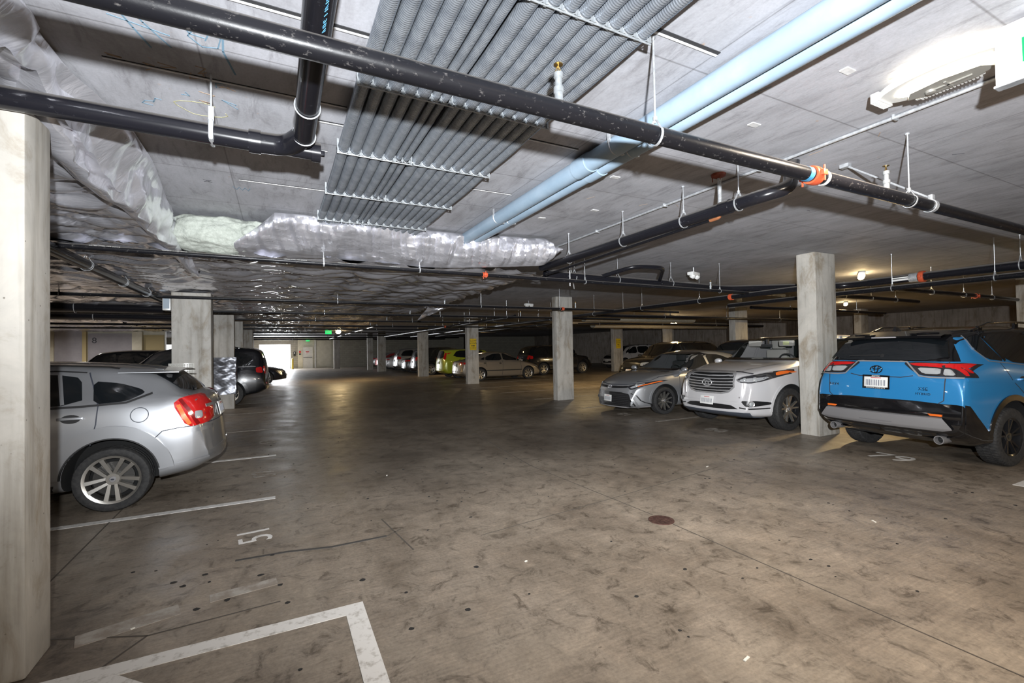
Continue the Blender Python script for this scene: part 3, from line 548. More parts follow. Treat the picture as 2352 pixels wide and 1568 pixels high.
# pipes along the aisle
def aisle_pipe(label, x, y0, y1, z, r, mat=ABS, hang=(), coup=()):
    t = pipe('aisle_drain_pipe', label, 'pipe', [(x, y0, z), (x, (y0 + y1) / 2, z), (x, y1, z)], r, mat, .05, 18, 'pipes running along the aisle')
    for y in hang: fit(hanger, t, (x, y, z), r, 'Y')
    for y in coup: fit(coupling, t, (x, y, z), r, 'Y')
    return t
aisle_pipe('fat dark pipe under the foil beside the pale column, held by wire loops', -1.95, 3.5, 14.5, 2.60, .06, ABS, (6.9, 8.3, 9.6, 11.2))
rp = aisle_pipe('fat black pipe with red coupling and white label, above the blue car', 9.72, .2, 4.6, 2.655, .072, ABS, (2.66, 1.2), (3.82,))
m = MB(); m.box((9.655, 4.1, 2.65), (.012, .26, .06)); attach(m.build('pipe_label', WHITEP, rp, 0), rp); m = MB(); m.lathe([(.073, -.06), (.078, -.06), (.078, .06), (.073, .06)], 18, 'Y', c=(9.72, 3.93, 2.655)); attach(m.build('pipe_sleeve', GALV, rp), rp)
aisle_pipe('slimmer black pipe just below the fat pipe with the red coupling', 9.6, .2, 7.5, 2.50, .045, STEELB, (2.9, 4.2, 5.4))
aisle_pipe('black pipe running from the concrete column deep into the garage', 8.28, 5.0, 17, 2.54, .05, STEELB, (7.2, 9, 11, 13.4), (6.4,))
aisle_pipe('dark pipe hung beside the yellow sign column', 6.9, 13.4, 34, 2.62, .06, STEELB, (15, 18, 22, 26)); aisle_pipe('shiny thin pipe between the yellow sign column and its neighbour', 9.3, 14, 36, 2.66, .045, GALV, (16, 20, 25))
aisle_pipe('pale thin pipe deep in the garage by the green exit sign', 4.1, 22, 44, 2.75, .045, GALV, (25, 30)); aisle_pipe('dark pipe over the lime green car', 10.4, 16, 33, 2.6, .05, STEELB, (18, 24))
for k, (lab, x0, x1, y, z, r) in enumerate((('black pipe on wire loops across the bay over the blue car', 10.6, 16.5, 4.6, 2.585, .045), ('dark pipe close under the ceiling behind the blue car', 11.5, 16.5, 6.6, 2.74, .05), ('dark pipe under the ceiling near the pale far column', 12.5, 20, 9.0, 2.66, .05),
        ('dark pipe over the parked dark cars beyond the white car', 9, 22, 12.2, 2.6, .05), ('dark pipe over the far yellow sign', 9, 24, 16.6, 2.62, .055), ('wide dark pipe over the black cars behind the silver hatchback', -9, -2.1, 12.9, 2.62, .12), ('lower dark pipe over the black cars behind the silver hatchback', -9, -2.1, 14.0, 2.5, .09))):
    t = pipe('bay_drain_pipe', lab, 'pipe', [(x0, y, z), ((x0 + x1) / 2, y, z), (x1, y, z - .02)], r, ABS, .05, 16, 'drain pipes across the parking bays')
    for q in (.25, .5, .75): fit(hanger, t, (x0 + (x1 - x0) * q, y, z - .02 * q), r, 'X')
    if k in (0, 6): fit(coupling, t, (x0 + (x1 - x0) * .6, y, z - .012), r, 'X')
DUCTM = worn('wrapped_duct_cover', (.32, .30, .24), (.48, .46, .40), .5, .2, 9, .6, 0, (1, 6, 6))
for lab, x0, x1, y, r in (('wrapped grey duct under the ceiling over the white minivan', 10.5, 16.3, 14.6, .2), ('second wrapped duct, above the parked dark cars by the far lamp', 14.2, 24, 19.0, .22)):
    t = thing('wrapped_duct', (x0, y, 2.72), lab, 'duct'); n = int((x1 - x0) / .06); p = np.zeros((n, 20, 3)); xs = np.linspace(0, x1 - x0, n); a = np.linspace(0, 2 * PI, 20)
    p[..., 0] = xs[:, None]; p[..., 1] = r * np.cos(a); p[..., 2] = r * np.sin(a) * .8; q = crumple(p * 1.0, 3, 5, 2.5)[..., None]; p[..., 1:] *= 1 + .12 * q; p[:, -1] = p[:, 0]
    m = MB(); m.grid(p); m.build('duct_sleeve', DUCTM, t, 50); m = MB(); [m.box((q_, 0, .26), (.03, .03, .25)) for q_ in (.5, 2.5, 4.5)]; m.build('duct_strap', GALV, t, 0)
# ------------------------------------------------------------------ foil faced insulation
def pins(X, Y, z, seed, px=.88, py=.80, sag=.075):
    """blanket hung on pins: sags between them, with folds running from pin to pin"""
    r = np.random.default_rng(seed); gx, gy = np.floor(X / px), np.floor(Y / py); d = np.full(X.shape, 9.); th = np.zeros(X.shape); ph = np.zeros(X.shape)
    for di in (-1, 0, 1):
        for dj in (-1, 0, 1):
            cx, cy = gx + di, gy + dj; h1 = np.sin(cx * 127.1 + cy * 311.7 + seed) * 43758.5453; h1 -= np.floor(h1); h2 = np.sin(cx * 269.5 + cy * 183.3 + seed) * 28001.83; h2 -= np.floor(h2)
            ax, ay = (cx + .25 + .5 * h1) * px - X, (cy + .25 + .5 * h2) * py - Y; q = np.hypot(ax, ay); k = q < d; d = np.where(k, q, d); th = np.where(k, np.arctan2(ay, ax), th); ph = np.where(k, h1 * 6.28, ph)
    P = np.stack([X, Y, np.zeros_like(X)], -1)
    warp = vnoise(P * 1.7, seed) * .35
    sg = -sag * np.clip(d / .42, 0, 1.15) ** 1.1
    rad = .022 * np.exp(-d / .14) * np.cos(7 * th + ph) 
    swag = .042 * (np.abs(((Y * 3.4 + .7 * vnoise(P * np.array([1.1, .8, 1]), seed + 2) + .62 * np.cos(X * 2 * PI / px + 1.2 * vnoise(P * .5, seed + 9))) % 1) - .5) * 2) ** 1.6 * np.clip(d / .2, .25, 1)
    fine = .012 * np.abs(((Y * 7.5 + 1.4 * vnoise(P * np.array([1.2, 1.2, 1]), seed + 5) + .9 * np.cos(X * 2 * PI / px + .6)) % 1) - .5)
    return z + sg + rad + swag + fine + .03 * (vnoise(P * .9, seed + 3) - .5)
def blanket(name, label, x0, x1, y0, y1, z, res, seed, group=None, zfun=None, mat=None):
    nx, ny = int((x1 - x0) / res) + 1, int((y1 - y0) / (res * 1.0)) + 1; X, Y = np.meshgrid(np.linspace(x0, x1, nx), np.linspace(y0, y1, ny), indexing='ij')
    Z = pins(X, Y, 0, seed); Z = Z + (zfun(X, Y) if zfun else z)
    m = MB(); m.grid(np.stack([X, Y, Z], -1), flip=True); return m.build(name, mat or FILM, None, 70, label=label, cat='insulation', group=group)
FG = 'foil faced ceiling insulation'
blanket('foil_blanket', 'wide rippled silver foil blanket pinned under the ceiling behind the foil roll', -5, 3.65, 6.1, 14.2, 2.745, .036, 3, FG)
blanket('foil_blanket', 'far silver foil blanket continuing deep into the garage', -5, 3.7, 14.25, 31, 2.79, .06, 5, FG)
blanket('foil_blanket', 'dark rippled foil over the parked black cars by the storage wall', -14, -4.9, 6.1, 27.9, 2.77, .08, 8, FG)
blanket('foil_blanket', 'silver foil underside beside the pale column, above the hanging flap', -6, -1.02, .6, 6.25, 2.8, .04, 11, FG, lambda X, Y: 2.87 - .028 * (Y - 3) - .04 * np.clip((X + 1.5) / .5, 0, 1) ** 2 + .12 * np.exp(-((Y - 3.0) / .45) ** 2), FOIL)
# the flap that has come loose along the edge of the blanket
ny, ns = 240, 60; Yv = np.linspace(.4, 6.95, ny); s = np.linspace(0, 1, ns); YY, SS = np.meshgrid(Yv, s, indexing='ij')
tip = np.clip((YY - 6.0) / .75, 0, 1); Zb = np.interp(YY, [.4, 3.12, 3.3, 3.6, 4.5, 6.0, 6.75], [2.92, 2.90, 2.80, 2.72, 2.69, 2.66, 2.54]) + .02 * np.sin(YY * 4.1 + .5)
ztop = 3.085 - .10 * np.clip((YY - 5.9) / .4, 0, 1) - .36 * tip ** 1.3
Xt = np.interp(YY, [.4, 2.7, 3.3, 3.9, 4.5, 5.0, 5.9, 6.4, 7], [-1.0, -.97, -.96, -.875, -.87, -.91, -1.0, -.94, -.86]); Xb = np.interp(YY, [.4, 3, 4, 4.7, 5.2, 6.0, 6.6, 7], [-1.12, -1.10, -1.09, -1.00, -.99, -.95, -.90, -.84])
e = np.clip(SS / .86, 0, 1); XX = Xt + (Xb - Xt) * e ** 1.1 + .045 * np.sin(e * PI) * np.sin(YY * 2.6 + .6); ZZ = ztop + (np.minimum(Zb, ztop - .03) - ztop) * e
un = np.clip((SS - .86) / .14, 0, 1); XX = XX - un * .12; ZZ = ZZ + un * .05 - .02 * np.sin(un * PI)
P = np.stack([XX, YY, ZZ], -1); q = crumple(P * np.array([.9, .7, .9]), 21, 4, 1.3); q2 = crumple(P * np.array([1, .7, 1.1]), 35, 3, 2.7); q3 = crumple(P, 51, 3, 5.5)
amp = np.clip(SS * 6, .05, 1) * np.clip((1 - SS) * 6, .3, 1); XX = XX + (.13 * q + .075 * q2 + .014 * q3) * amp; nr = np.clip((np.abs(YY - 3.03) - .10) / .3, .12, 1); XX = XX - (1 - nr) * .03; ZZ = ZZ + (.05 * q + .02 * q2) * amp * nr; YY2 = YY + .09 * q2 * amp * nr
m = MB(); m.grid(np.stack([XX, YY2, ZZ], -1)); m.build('foil_flap', FOIL, None, 18, label='crumpled silver foil flap hanging loose along the blanket edge by the pale column', cat='insulation', group=FG)
# roll of foil along the front edge
nx, ns = 260, 40; Xv = np.linspace(-.42, 3.52, nx); XX, SS = np.meshgrid(Xv, np.linspace(0, 1, ns), indexing='ij')
yt = 5.56 + .10 * np.clip((XX - .3) / 1.3, 0, 1) - .24 * np.clip((XX - 2.2) / 1.3, 0, 1); yb = 6.20 - .10 * np.clip(XX / 2, 0, 1) - .50 * np.clip((XX - 1.9) / 1.4, 0, 1); zb = 2.70 + .02 * np.sin(XX * 2.2)
lt = np.clip((-.02 - XX) / .4, 0, 1); zt = 3.055 - .28 * lt; yt = yt + .42 * lt; rt = np.clip((XX - 3.28) / .24, 0, 1); zt = zt - .10 * rt ** 2; zb = zb + .16 * rt ** 2; yt = yt + .10 * rt; 
YY = yt + (yb - yt) * SS ** 1.5 - .13 * np.sin(SS * PI) ** .8; ZZ = zt + (zb - zt) * SS
P = np.stack([XX, YY, ZZ], -1); q = crumple(P * np.array([1.0, .8, .8]), 5, 4, 1.5); q2 = crumple(P * np.array([1.5, .9, .9]), 14, 3, 3.4)
amp = np.clip(SS * 8, .1, 1) * np.clip((1 - SS) * 8, .2, 1); ZZ = ZZ + .035 * q2 * amp * np.clip(1 - SS, 0, 1); YY = YY + (.15 * q + .15 * q2 + .03 * crumple(P, 77, 3, 7.)) * amp; ZZ = ZZ + (.02 * q + .02 * vnoise(P * 5, 2) * (1 - SS)) 
m = MB(); m.grid(np.stack([XX, YY, ZZ], -1)); m.build('foil_roll', FOIL, None, 16, label='long crumpled silver foil roll along the front of the blanket, meeting the conduits', cat='insulation', group=FG)
# torn piece near the first yellow sign
XX, SS = np.meshgrid(np.linspace(0, 1, 26), np.linspace(0, 1, 22), indexing='ij'); P = np.stack([3.55 + .75 * XX - .25 * SS, 11.6 + .5 * SS + 0 * XX, 2.78 - .42 * SS * (1 - .8 * XX) - .04 * XX], -1); q = crumple(P, 8, 6, 2.2); P[..., 1] += .16 * q; P[..., 0] += .05 * q; P[..., 2] += .05 * q
m = MB(); m.grid(P); m.build('torn_foil', FOIL, None, 28, label='torn corner of foil drooping at the far edge of the blanket', cat='insulation', group=FG)
# glass wool showing in the gap
WOOL, nt, b = nodes('glass_wool'); wn = noise_tex(nt, mapped(nt), 26, 6, .75); nt.links.new(ramp(nt, wn, [(.3, (.30, .325, .285)), (.6, (.46, .49, .44))]), b.inputs['Base Color']); setv(b, Roughness=.95); bump(nt, b, wn, .8, .02)
for lab, c, d_, sd in (('big pillow of pale glass wool bulging between foil flap and foil roll', (-.62, 6.12, 2.88), (.50, .30, .20), 2), ('smaller tuft of glass wool tucked against the foil roll', (-.24, 6.05, 2.93), (.22, .22, .12), 6)):
    bm = bmesh.new(); bmesh.ops.create_icosphere(bm, subdivisions=5, radius=1)
    for v_ in bm.verts:
        p = v_.co.copy(); k = 1 + .16 * mnoise.noise(p * 2.1 + Vector((sd, 0, 0))) + .07 * mnoise.noise(p * 5 + Vector((0, sd, 0))) + .03 * mnoise.noise(p * 13); v_.co = Vector((p.x * d_[0], p.y * d_[1], math.copysign(abs(p.z) ** .7, p.z) * d_[2])) * k
    me = bpy.data.meshes.new('glass_wool'); bm.to_mesh(me); bm.free(); me.materials.append(WOOL); me.polygons.foreach_set('use_smooth', [True] * len(me.polygons)); o = bpy.data.objects.new('glass_wool', me); COL.objects.link(o); o.location = c; props(o, lab, 'insulation', 'glass wool in the foil gap')
# ================================================================== cars
def paint(name, color, metal=.35, rough=.32):
    return plain(name, color, rough, metal, 1.)
P_SILVER = paint('silver_car_paint', (.37, .38, .40), .65, .33); P_SILVER2 = paint('pewter_car_paint', (.36, .36, .36), .6, .33); P_WHITE = paint('pearl_white_car_paint', (.60, .59, .60), .15, .3)
P_BLUE = paint('bright_blue_car_paint', (.025, .22, .50), .15, .3); P_BLACK = paint('black_car_paint', (.008, .009, .012), .1, .2); P_NAVY = paint('dark_navy_car_paint', (.012, .016, .028), .2, .25)
P_GOLD = paint('champagne_car_paint', (.30, .26, .21), .5, .36); P_RED = paint('red_car_paint', (.38, .02, .02), .2, .3); P_LIME = paint('lime_car_paint', (.42, .46, .03), .1, .3); P_GREY = paint('graphite_car_paint', (.07, .07, .075), .4, .3)
P_GLOSSK = plain('gloss_black_trim', (.006, .006, .007), .12, 0, 1.); GLASS = plain('tinted_window_glass', (.008, .010, .012), .04, 0, 1., .6); CLAD = plain('rough_black_cladding', (.022, .022, .023), .45)
CHROME = plain('chrome', (.80, .80, .82), .16, .75); SATIN = plain('satin_silver_trim', (.42, .41, .42), .3, .5); DSATIN = plain('dark_satin_trim', (.24, .235, .24), .4, .3); TYRE = worn('tyre_rubber', (.016, .016, .017), (.035, .034, .033), .75, 0, 30)
WELL = plain('wheel_well_black', (.006, .006, .006), .9); DISC = plain('brake_disc_steel', (.06, .058, .055), .45, .6); ALLOY = plain('alloy_wheel', (.58, .56, .52), .32, .9); ALLOYK = plain('black_alloy_wheel', (.02, .02, .022), .25, .4, .5)
REDL = plain('red_lamp_lens', (.55, .012, .012), .12, 0, 1.); ORL = plain('orange_lamp_lens', (.85, .16, .02), .15, 0, 1.); CLEARL = plain('clear_lamp_lens', (.55, .57, .58), .08, .35, 1.); DLENS = plain('dark_lamp_housing', (.03, .03, .034), .12, .2, 1.)
GRILLEK = plain('grille_black', (.010, .010, .011), .4); PLATEM = plain('plate_white', (.78, .78, .76), .4); PLATEB = plain('plate_grey_bar', (.25, .26, .30), .5); LEATHER = plain('pale_leather', (.42, .41, .38), .55); CABIN = plain('dark_cabin_plastic', (.03, .03, .032), .7)
gm, nt, b = nodes('clear_windscreen_glass'); setv(b, Base_Color=(.02, .03, .028), Roughness=.02); b.inputs['Alpha'].default_value = .28; b.inputs['Coat Weight'].default_value = .3; CLEARG = gm
def pchip(pts, x):
    p = sorted(pts); xs = np.array([q[0] for q in p], float); ys = np.array([q[1] for q in p], float)
    if len(xs) == 1: return np.full_like(np.asarray(x, float), ys[0])
    h = np.diff(xs); d = np.diff(ys) / h; n = len(xs); mth = np.zeros(n); mth[0], mth[-1] = d[0], d[-1]
    for i in range(1, n - 1):
        if d[i - 1] * d[i] > 0: w1, w2 = 2 * h[i] + h[i - 1], h[i] + 2 * h[i - 1]; mth[i] = (w1 + w2) / (w1 / d[i - 1] + w2 / d[i])
    x = np.clip(x, xs[0], xs[-1]); k = np.clip(np.searchsorted(xs, x, side='right') - 1, 0, n - 2); t = (x - xs[k]) / h[k]
    return (2 * t ** 3 - 3 * t ** 2 + 1) * ys[k] + (t ** 3 - 2 * t ** 2 + t) * h[k] * mth[k] + (-2 * t ** 3 + 3 * t ** 2) * ys[k + 1] + (t ** 3 - t ** 2) * h[k] * mth[k + 1]
def sstep(a, b_, x): t = np.clip((x - a) / (b_ - a), 0, 1); return t * t * (3 - 2 * t)
def chaik(P, it=2, closed=False, k=.25):
    """corner cutting on an (n,d) array, ends kept"""
    for _ in range(it):
        A, B = (P, np.roll(P, -1, 0)) if closed else (P[:-1], P[1:])
        Q = np.empty((2 * len(A), P.shape[1])); Q[0::2] = A * (1 - k) + B * k; Q[1::2] = A * k + B * (1 - k)
        P = Q if closed else np.vstack([P[:1], Q[1:-1], P[-1:]])
    return P
class Car:
    AX = {'L': (0, 1, 0), 'R': (0, -1, 0), 'F': (1, 0, 0), 'B': (-1, 0, 0), 'T': (0, 0, 1)}
    def __init__(s, sp, loc, rz, label, name='car', group=None, cat='car', lower=None, fine=1.):
        s.sp = sp; s.root = thing(name, (loc[0], loc[1], 0), label, cat, group, rz); s.R = sp['R']; xr, xf = sp['x']; W = sp['W']; s.W = W
        n = int(72 * fine); t = np.linspace(0, 1, n); base = xr + (xf - xr) * (.5 - .5 * np.cos(PI * t)) * .6 + (xf - xr) * t * .4
        ks = [p[0] for p in sp['top']]; xs = np.unique(np.round(np.concatenate([base, ks, [k + .03 for k in ks], [k - .03 for k in ks]]), 3)); xs = xs[(xs >= xr) & (xs <= xf)]
        keep = [xs[0]]
        for q in xs[1:]:
            if q - keep[-1] > .008: keep.append(q)
        keep[-1] = xf; xs = np.array(keep); top = pchip(sp['top'], xs); bot = pchip(sp['bot'], xs); belt = np.minimum(pchip(sp['belt'], xs), top - .015); zm = np.minimum(sp.get('zm', .62), belt - .03); zm = np.maximum(zm, bot + .12)
        plan = pchip(sp['plan'], xs); wm = W * plan; wb = pchip(sp['wb'], xs) * plan; wt = pchip(sp['wt'], xs); gh = top - belt; c = sstep(.07, .34, gh)
        wr = (wb * .90) * (1 - c) + np.minimum(wt, wb * .97) * c; zr = (belt + gh * .62) * (1 - c) + (top - .065) * c
        ctrl = [(0 * xs, bot), (wm * .78, bot), (wm * .95, bot + .035), (wm * .985, bot + .13), (wm, zm), (wm * .4 + wb * .6 + .012, zm * .35 + belt * .65), (wb, belt), (wb * .5 + wr * .5, belt * .5 + zr * .5), (wr, zr), (wr * .80, top - (.012 + .01 * c)), (0 * xs, top)]
        half = []
        for i in range(len(xs)): half.append(chaik(np.array([(a[i], b_[i]) for a, b_ in ctrl]), 2))
        half = np.array(half); m = half.shape[1]; s.rows = m
        ring = np.concatenate([half, half[:, ::-1][:, 1:-1] * np.array([-1, 1])], 1); k = ring.shape[1]; X = np.repeat(xs[:, None], k, 1)
        V = np.stack([X, ring[..., 0], ring[..., 1]], -1)
        # close the ends with shrinking rings
        def cap(i, sgn):
            r = V[i]; cz = (bot[i] + top[i]) / 2; out = []
            for f, dx in ((.94, .006), (.7, .009), (.35, .010)): q = r.copy(); q[:, 1] *= f; q[:, 2] = cz + (q[:, 2] - cz) * f; q[:, 0] += sgn * dx; out.append(q)
            return out
        lo, hi = cap(0, -1), cap(-1, 1); V = np.concatenate([np.array(lo[::-1]), V, np.array(hi)], 0)
        bw_f, bw_r = sp.get('bow', (.20, .12)); yy = (V[..., 1] / W) ** 2
        V[..., 0] -= yy * bw_f * sstep(xf * .1, xf, V[..., 0]) ** .8; V[..., 0] += yy * bw_r * sstep(-xr * .25, -xr, -V[..., 0])
        if 'lean' in sp:   # nose or tail leaning with height
            for (sgn, amt, z0) in sp['lean']:
                wgt = sstep(abs(xf) - .45, abs(xf), sgn * V[..., 0]); V[..., 0] -= sgn * wgt * amt * np.clip(V[..., 2] - z0, -.5, .6)
        nx = len(V); s.V = V; f = [(i * k + j, i * k + (j + 1) % k, (i + 1) * k + (j + 1) % k, (i + 1) * k + j) for i in range(nx - 1) for j in range(k)]; row = [min(j, 2 * (m - 1) - 1 - j) for i in range(nx - 1) for j in range(k)]
        vv = V.reshape(-1, 3).tolist(); vv += [list(V[0].mean(0)), list(V[-1].mean(0))]; f += [(len(vv) - 2, (j + 1) % k, j) for j in range(k)] + [(len(vv) - 1, (nx - 1) * k + j, (nx - 1) * k + (j + 1) % k) for j in range(k)]; row += [m // 2] * (2 * k)
        f = [q[::-1] for q in f]; s.bvh = BVHTree.FromPolygons([Vector(p) for p in vv], f)
        me = bpy.data.meshes.new('body'); me.from_pydata(vv, [], f)
        for q in (sp['paint'], lower or sp['paint'], WELL): me.materials.append(q)
        lr = sp.get('lower_rows', 0); me.polygons.foreach_set('material_index', [1 if r < lr else 0 for r in row])
        bm = bmesh.new(); bm.from_mesh(me); bmesh.ops.remove_doubles(bm, verts=bm.verts, dist=1e-5); bmesh.ops.recalc_face_normals(bm, faces=bm.faces); bm.to_mesh(me); bm.free()
        o = bpy.data.objects.new('body', me); COL.objects.link(o)
        Ra = s.R + sp.get('gap', .05); cut = MB()
        for ax in sp['axles']:
            for sy in (-1, 1): a0, a1 = sorted((sy * (W - .34), sy * (W + .2))); cut.lathe([(.0001, a0), (Ra, a0), (Ra, a1), (.0001, a1)], 48, 'Y', c=(ax, 0, s.R + sp.get('archz', .02)))
        co = cut.build('cutter', WELL, None, 0); cb = bmesh.new(); cb.from_mesh(co.data); bmesh.ops.remove_doubles(cb, verts=cb.verts, dist=1e-3); bmesh.ops.recalc_face_normals(cb, faces=cb.faces); cb.to_mesh(co.data); cb.free()
        md = o.modifiers.new('cut', 'BOOLEAN'); md.operation = 'DIFFERENCE'; md.object = co; md.solver = 'EXACT'
        dg = bpy.context.evaluated_depsgraph_get(); m2 = bpy.data.meshes.new_from_object(o.evaluated_get(dg)); o.modifiers.clear(); o.data = m2; m2.name = 'body'; bpy.data.objects.remove(co)
        co2 = np.zeros(len(m2.vertices) * 3); m2.vertices.foreach_get('co', co2); co2 = co2.reshape(-1, 3); zc = s.R + sp.get('archz', .02)
        dist = np.min([np.hypot(co2[:, 0] - ax, co2[:, 2] - zc) for ax in sp['axles']], 0); inn = (dist < Ra + 2e-3)
        for p in m2.polygons:
            if all(inn[i] for i in p.vertices) and len(m2.materials) > 2: p.material_index = 2
        m2.polygons.foreach_set('use_smooth', [True] * len(m2.polygons)); m2.set_sharp_from_angle(angle=math.radians(38)); o.parent = s.root; s.body = o
    def hit(s, u, v, ax):
        d = Vector(s.AX[ax]); p = Vector((u, 0, v)) if ax in 'LR' else (Vector((0, u, v)) if ax in 'FB' else Vector((u, v, 0)))
        r = s.bvh.ray_cast(p + d * 8, -d, 16); return (r[0], r[1]) if r[0] is not None else (None, None)
    def surf(s, pts, ax):
        """project 2-D points along an axis onto the body; points that miss take the depth of the nearest one that does not"""
        H = [s.hit(u, v, ax) for u, v in pts]; ok = [i for i, h in enumerate(H) if h[0] is not None]; d = Vector(s.AX[ax]); out = []
        for i, (u, v) in enumerate(pts):
            if H[i][0] is not None: out.append((H[i][0], (H[i][1] if H[i][1].dot(d) > 0 else -H[i][1]))); continue
            if not ok:
                p = Vector((u, 0, v)) if ax in 'LR' else (Vector((0, u, v)) if ax in 'FB' else Vector((u, v, 0))); r = s.bvh.find_nearest(p + d * 2.0); out.append((r[0], d)); print('MISS', s.root.name, ax, u, v); continue
            j = min(ok, key=lambda q: (pts[q][0] - u) ** 2 + (pts[q][1] - v) ** 2); b0 = H[j][0].copy()
            if ax in 'LR': b0.x, b0.z = u, v
            elif ax in 'FB': b0.y, b0.z = u, v
            else: b0.x, b0.y = u, v
            out.append((b0, d))
        return out
    def patch(s, name, poly, ax, mat, off=.004, thick=.012, rnd=1, res=.045, parent=None, smooth=50, label=None, fit=None):
        P = np.array(poly, float)
        if rnd: P = chaik(P, rnd, True, .16)
        B = []
        for a, b_ in zip(P, np.roll(P, -1, 0)):
            nn = max(1, int(np.hypot(*(b_ - a)) / res)); B += [a + (b_ - a) * i / nn for i in range(nn)]
        nb = len(B); pts = [Vector(p) for p in B]; lo, hi = P.min(0), P.max(0)
        def inside(x, y):
            c = False; j = nb - 1
            for i in range(nb):
                if (B[i][1] > y) != (B[j][1] > y) and x < (B[j][0] - B[i][0]) * (y - B[i][1]) / (B[j][1] - B[i][1]) + B[i][0]: c = not c
                j = i
            return c
        Ba = np.array(B)
        for gx in np.arange(lo[0] + res / 2, hi[0], res):
            for gy in np.arange(lo[1] + res / 2, hi[1], res):
                if inside(gx, gy) and np.min(np.hypot(Ba[:, 0] - gx, Ba[:, 1] - gy)) > res * .45: pts.append(Vector((gx, gy)))
        r = delaunay_2d_cdt(pts, [], [list(range(nb))], 1, 1e-5); vs = r[0]; fs = r[2]; inv = r[3]
        S_ = s.surf([(p.x, p.y) for p in vs], ax); d = Vector(s.AX[ax]); v = []
        if fit or (fit is None and mat in (GLASS, CLEARG)):
            A = np.array([[p.x, p.y, p.z] for p, n in S_]); i0, i1, i2 = (1, 0, 2) if ax in 'LR' else ((0, 1, 2) if ax in 'FB' else (2, 0, 1)); sg_ = sum(d); U_, W_ = A[:, i1], A[:, i2]; um, wm_ = U_.mean(), W_.mean(); U_, W_ = U_ - um, W_ - wm_
            B_ = np.stack([np.ones_like(U_), U_, W_, U_ * U_, W_ * W_, U_ * W_, U_ * U_ * W_], 1); q_ = np.linalg.lstsq(B_, A[:, i0], rcond=None)[0]; ft = B_ @ q_; rs = (A[:, i0] - ft) * sg_; sh = min(max(np.percentile(rs, 96), 0), .02)
            for k_ in range(len(S_)): S_[k_][0][i0] = ft[k_] + sg_ * sh
        for p, n in S_: k = n.dot(d); v.append(p + (d * 1.25 if k > .3 else (n + d).normalized() * 1.25) * off)
        n0 = len(v); ed = {}
        for q in fs:
            for a, b_ in zip(q, list(q[1:]) + [q[0]]):
                k = (min(a, b_), max(a, b_)); ed[k] = ed.get(k, 0) + 1
        v2 = [p - d * thick for p in v]; f = [tuple(q) for q in fs]
        for q in fs:
            for a, b_ in zip(q, list(q[1:]) + [q[0]]):
                if ed[(min(a, b_), max(a, b_))] == 1: f.append((b_, a, a + n0, b_ + n0))
        m = MB(); m.add([p[:] for p in v + v2], f); o = m.build(name, mat, parent or s.root, smooth, label=label); return o
    def both(s, name, poly, mat, **k): return [s.patch(name, poly, a, mat, **k) for a in 'LR']
    def strip(s, name, line, ax, mat, w=.009, off=.003, thick=.006, parent=None, closed=False, res=.04, label=None):
        """a narrow band following a line on the body"""
        P = np.array(line, float); Q = []
        for a, b_ in zip(P[:-1], P[1:]):
            nn = max(1, int(np.hypot(*(b_ - a)) / res)); Q += [a + (b_ - a) * i / nn for i in range(nn)]
        Q.append(P[-1]); Q = np.array(Q); T = np.gradient(Q, axis=0); T /= np.hypot(T[:, 0], T[:, 1])[:, None] + 1e-9; Nn = np.stack([-T[:, 1], T[:, 0]], 1) * w / 2
        d = Vector(s.AX[ax]); a = s.surf([tuple(p) for p in Q + Nn], ax); b_ = s.surf([tuple(p) for p in Q - Nn], ax); n = len(Q)
        o1 = [p + q * off for p, q in a]; o2 = [p + q * off for p, q in b_]; i1 = [p - d * thick for p in o1]; i2 = [p - d * thick for p in o2]; v = o1 + o2 + i1 + i2; f = []
        for i in range(n - 1): f += [(i, i + 1, n + i + 1, n + i), (2 * n + i, i, i + 1, 2 * n + i + 1)[::1], (n + i, n + i + 1, 3 * n + i + 1, 3 * n + i)]
        f += [(0, n, 3 * n, 2 * n), (n - 1, 2 * n - 1, 4 * n - 1, 3 * n - 1)]
        m = MB(); m.add([p[:] for p in v], f); return m.build(name, mat, parent or s.root, 40, label=label)
    def at(s, u, v, ax, off=0.):
        h, n = s.hit(u, v, ax); d = Vector(s.AX[ax])
        if h is None: h, n = s.surf([(u, v)], ax)[0]
        return h + (n if n.dot(d) > 0 else -n) * off, (n if n.dot(d) > 0 else -n)
    def local(s, u, v, ax, off=.002):
        """frame on the body: x to the viewer's right, y up"""
        p, n = s.at(u, v, ax, off); up = Vector((0, 0, 1)); ex = up.cross(n).normalized(); return frame(p, ex, n.cross(ex))
    def open_window(s, poly, ax, shrink=.93):
        c = np.mean(np.array(poly), 0); P = [tuple(c + (np.array(p) - c) * shrink) for p in poly]; d = Vector(s.AX[ax]); bm = bmesh.new(); bm.from_mesh(s.body.data); kill = []
        for f in bm.faces:
            if f.normal.dot(d) < .12: continue
            q = f.calc_center_median(); u, v = (q.x, q.z) if ax in 'LR' else (q.y, q.z); cc = False; j = len(P) - 1
            for i in range(len(P)):
                if (P[i][1] > v) != (P[j][1] > v) and u < (P[j][0] - P[i][0]) * (v - P[i][1]) / (P[j][1] - P[i][1]) + P[i][0]: cc = not cc
                j = i
            if cc: kill.append(f)
        bmesh.ops.delete(bm, geom=kill, context='FACES'); bm.to_mesh(s.body.data); bm.free()
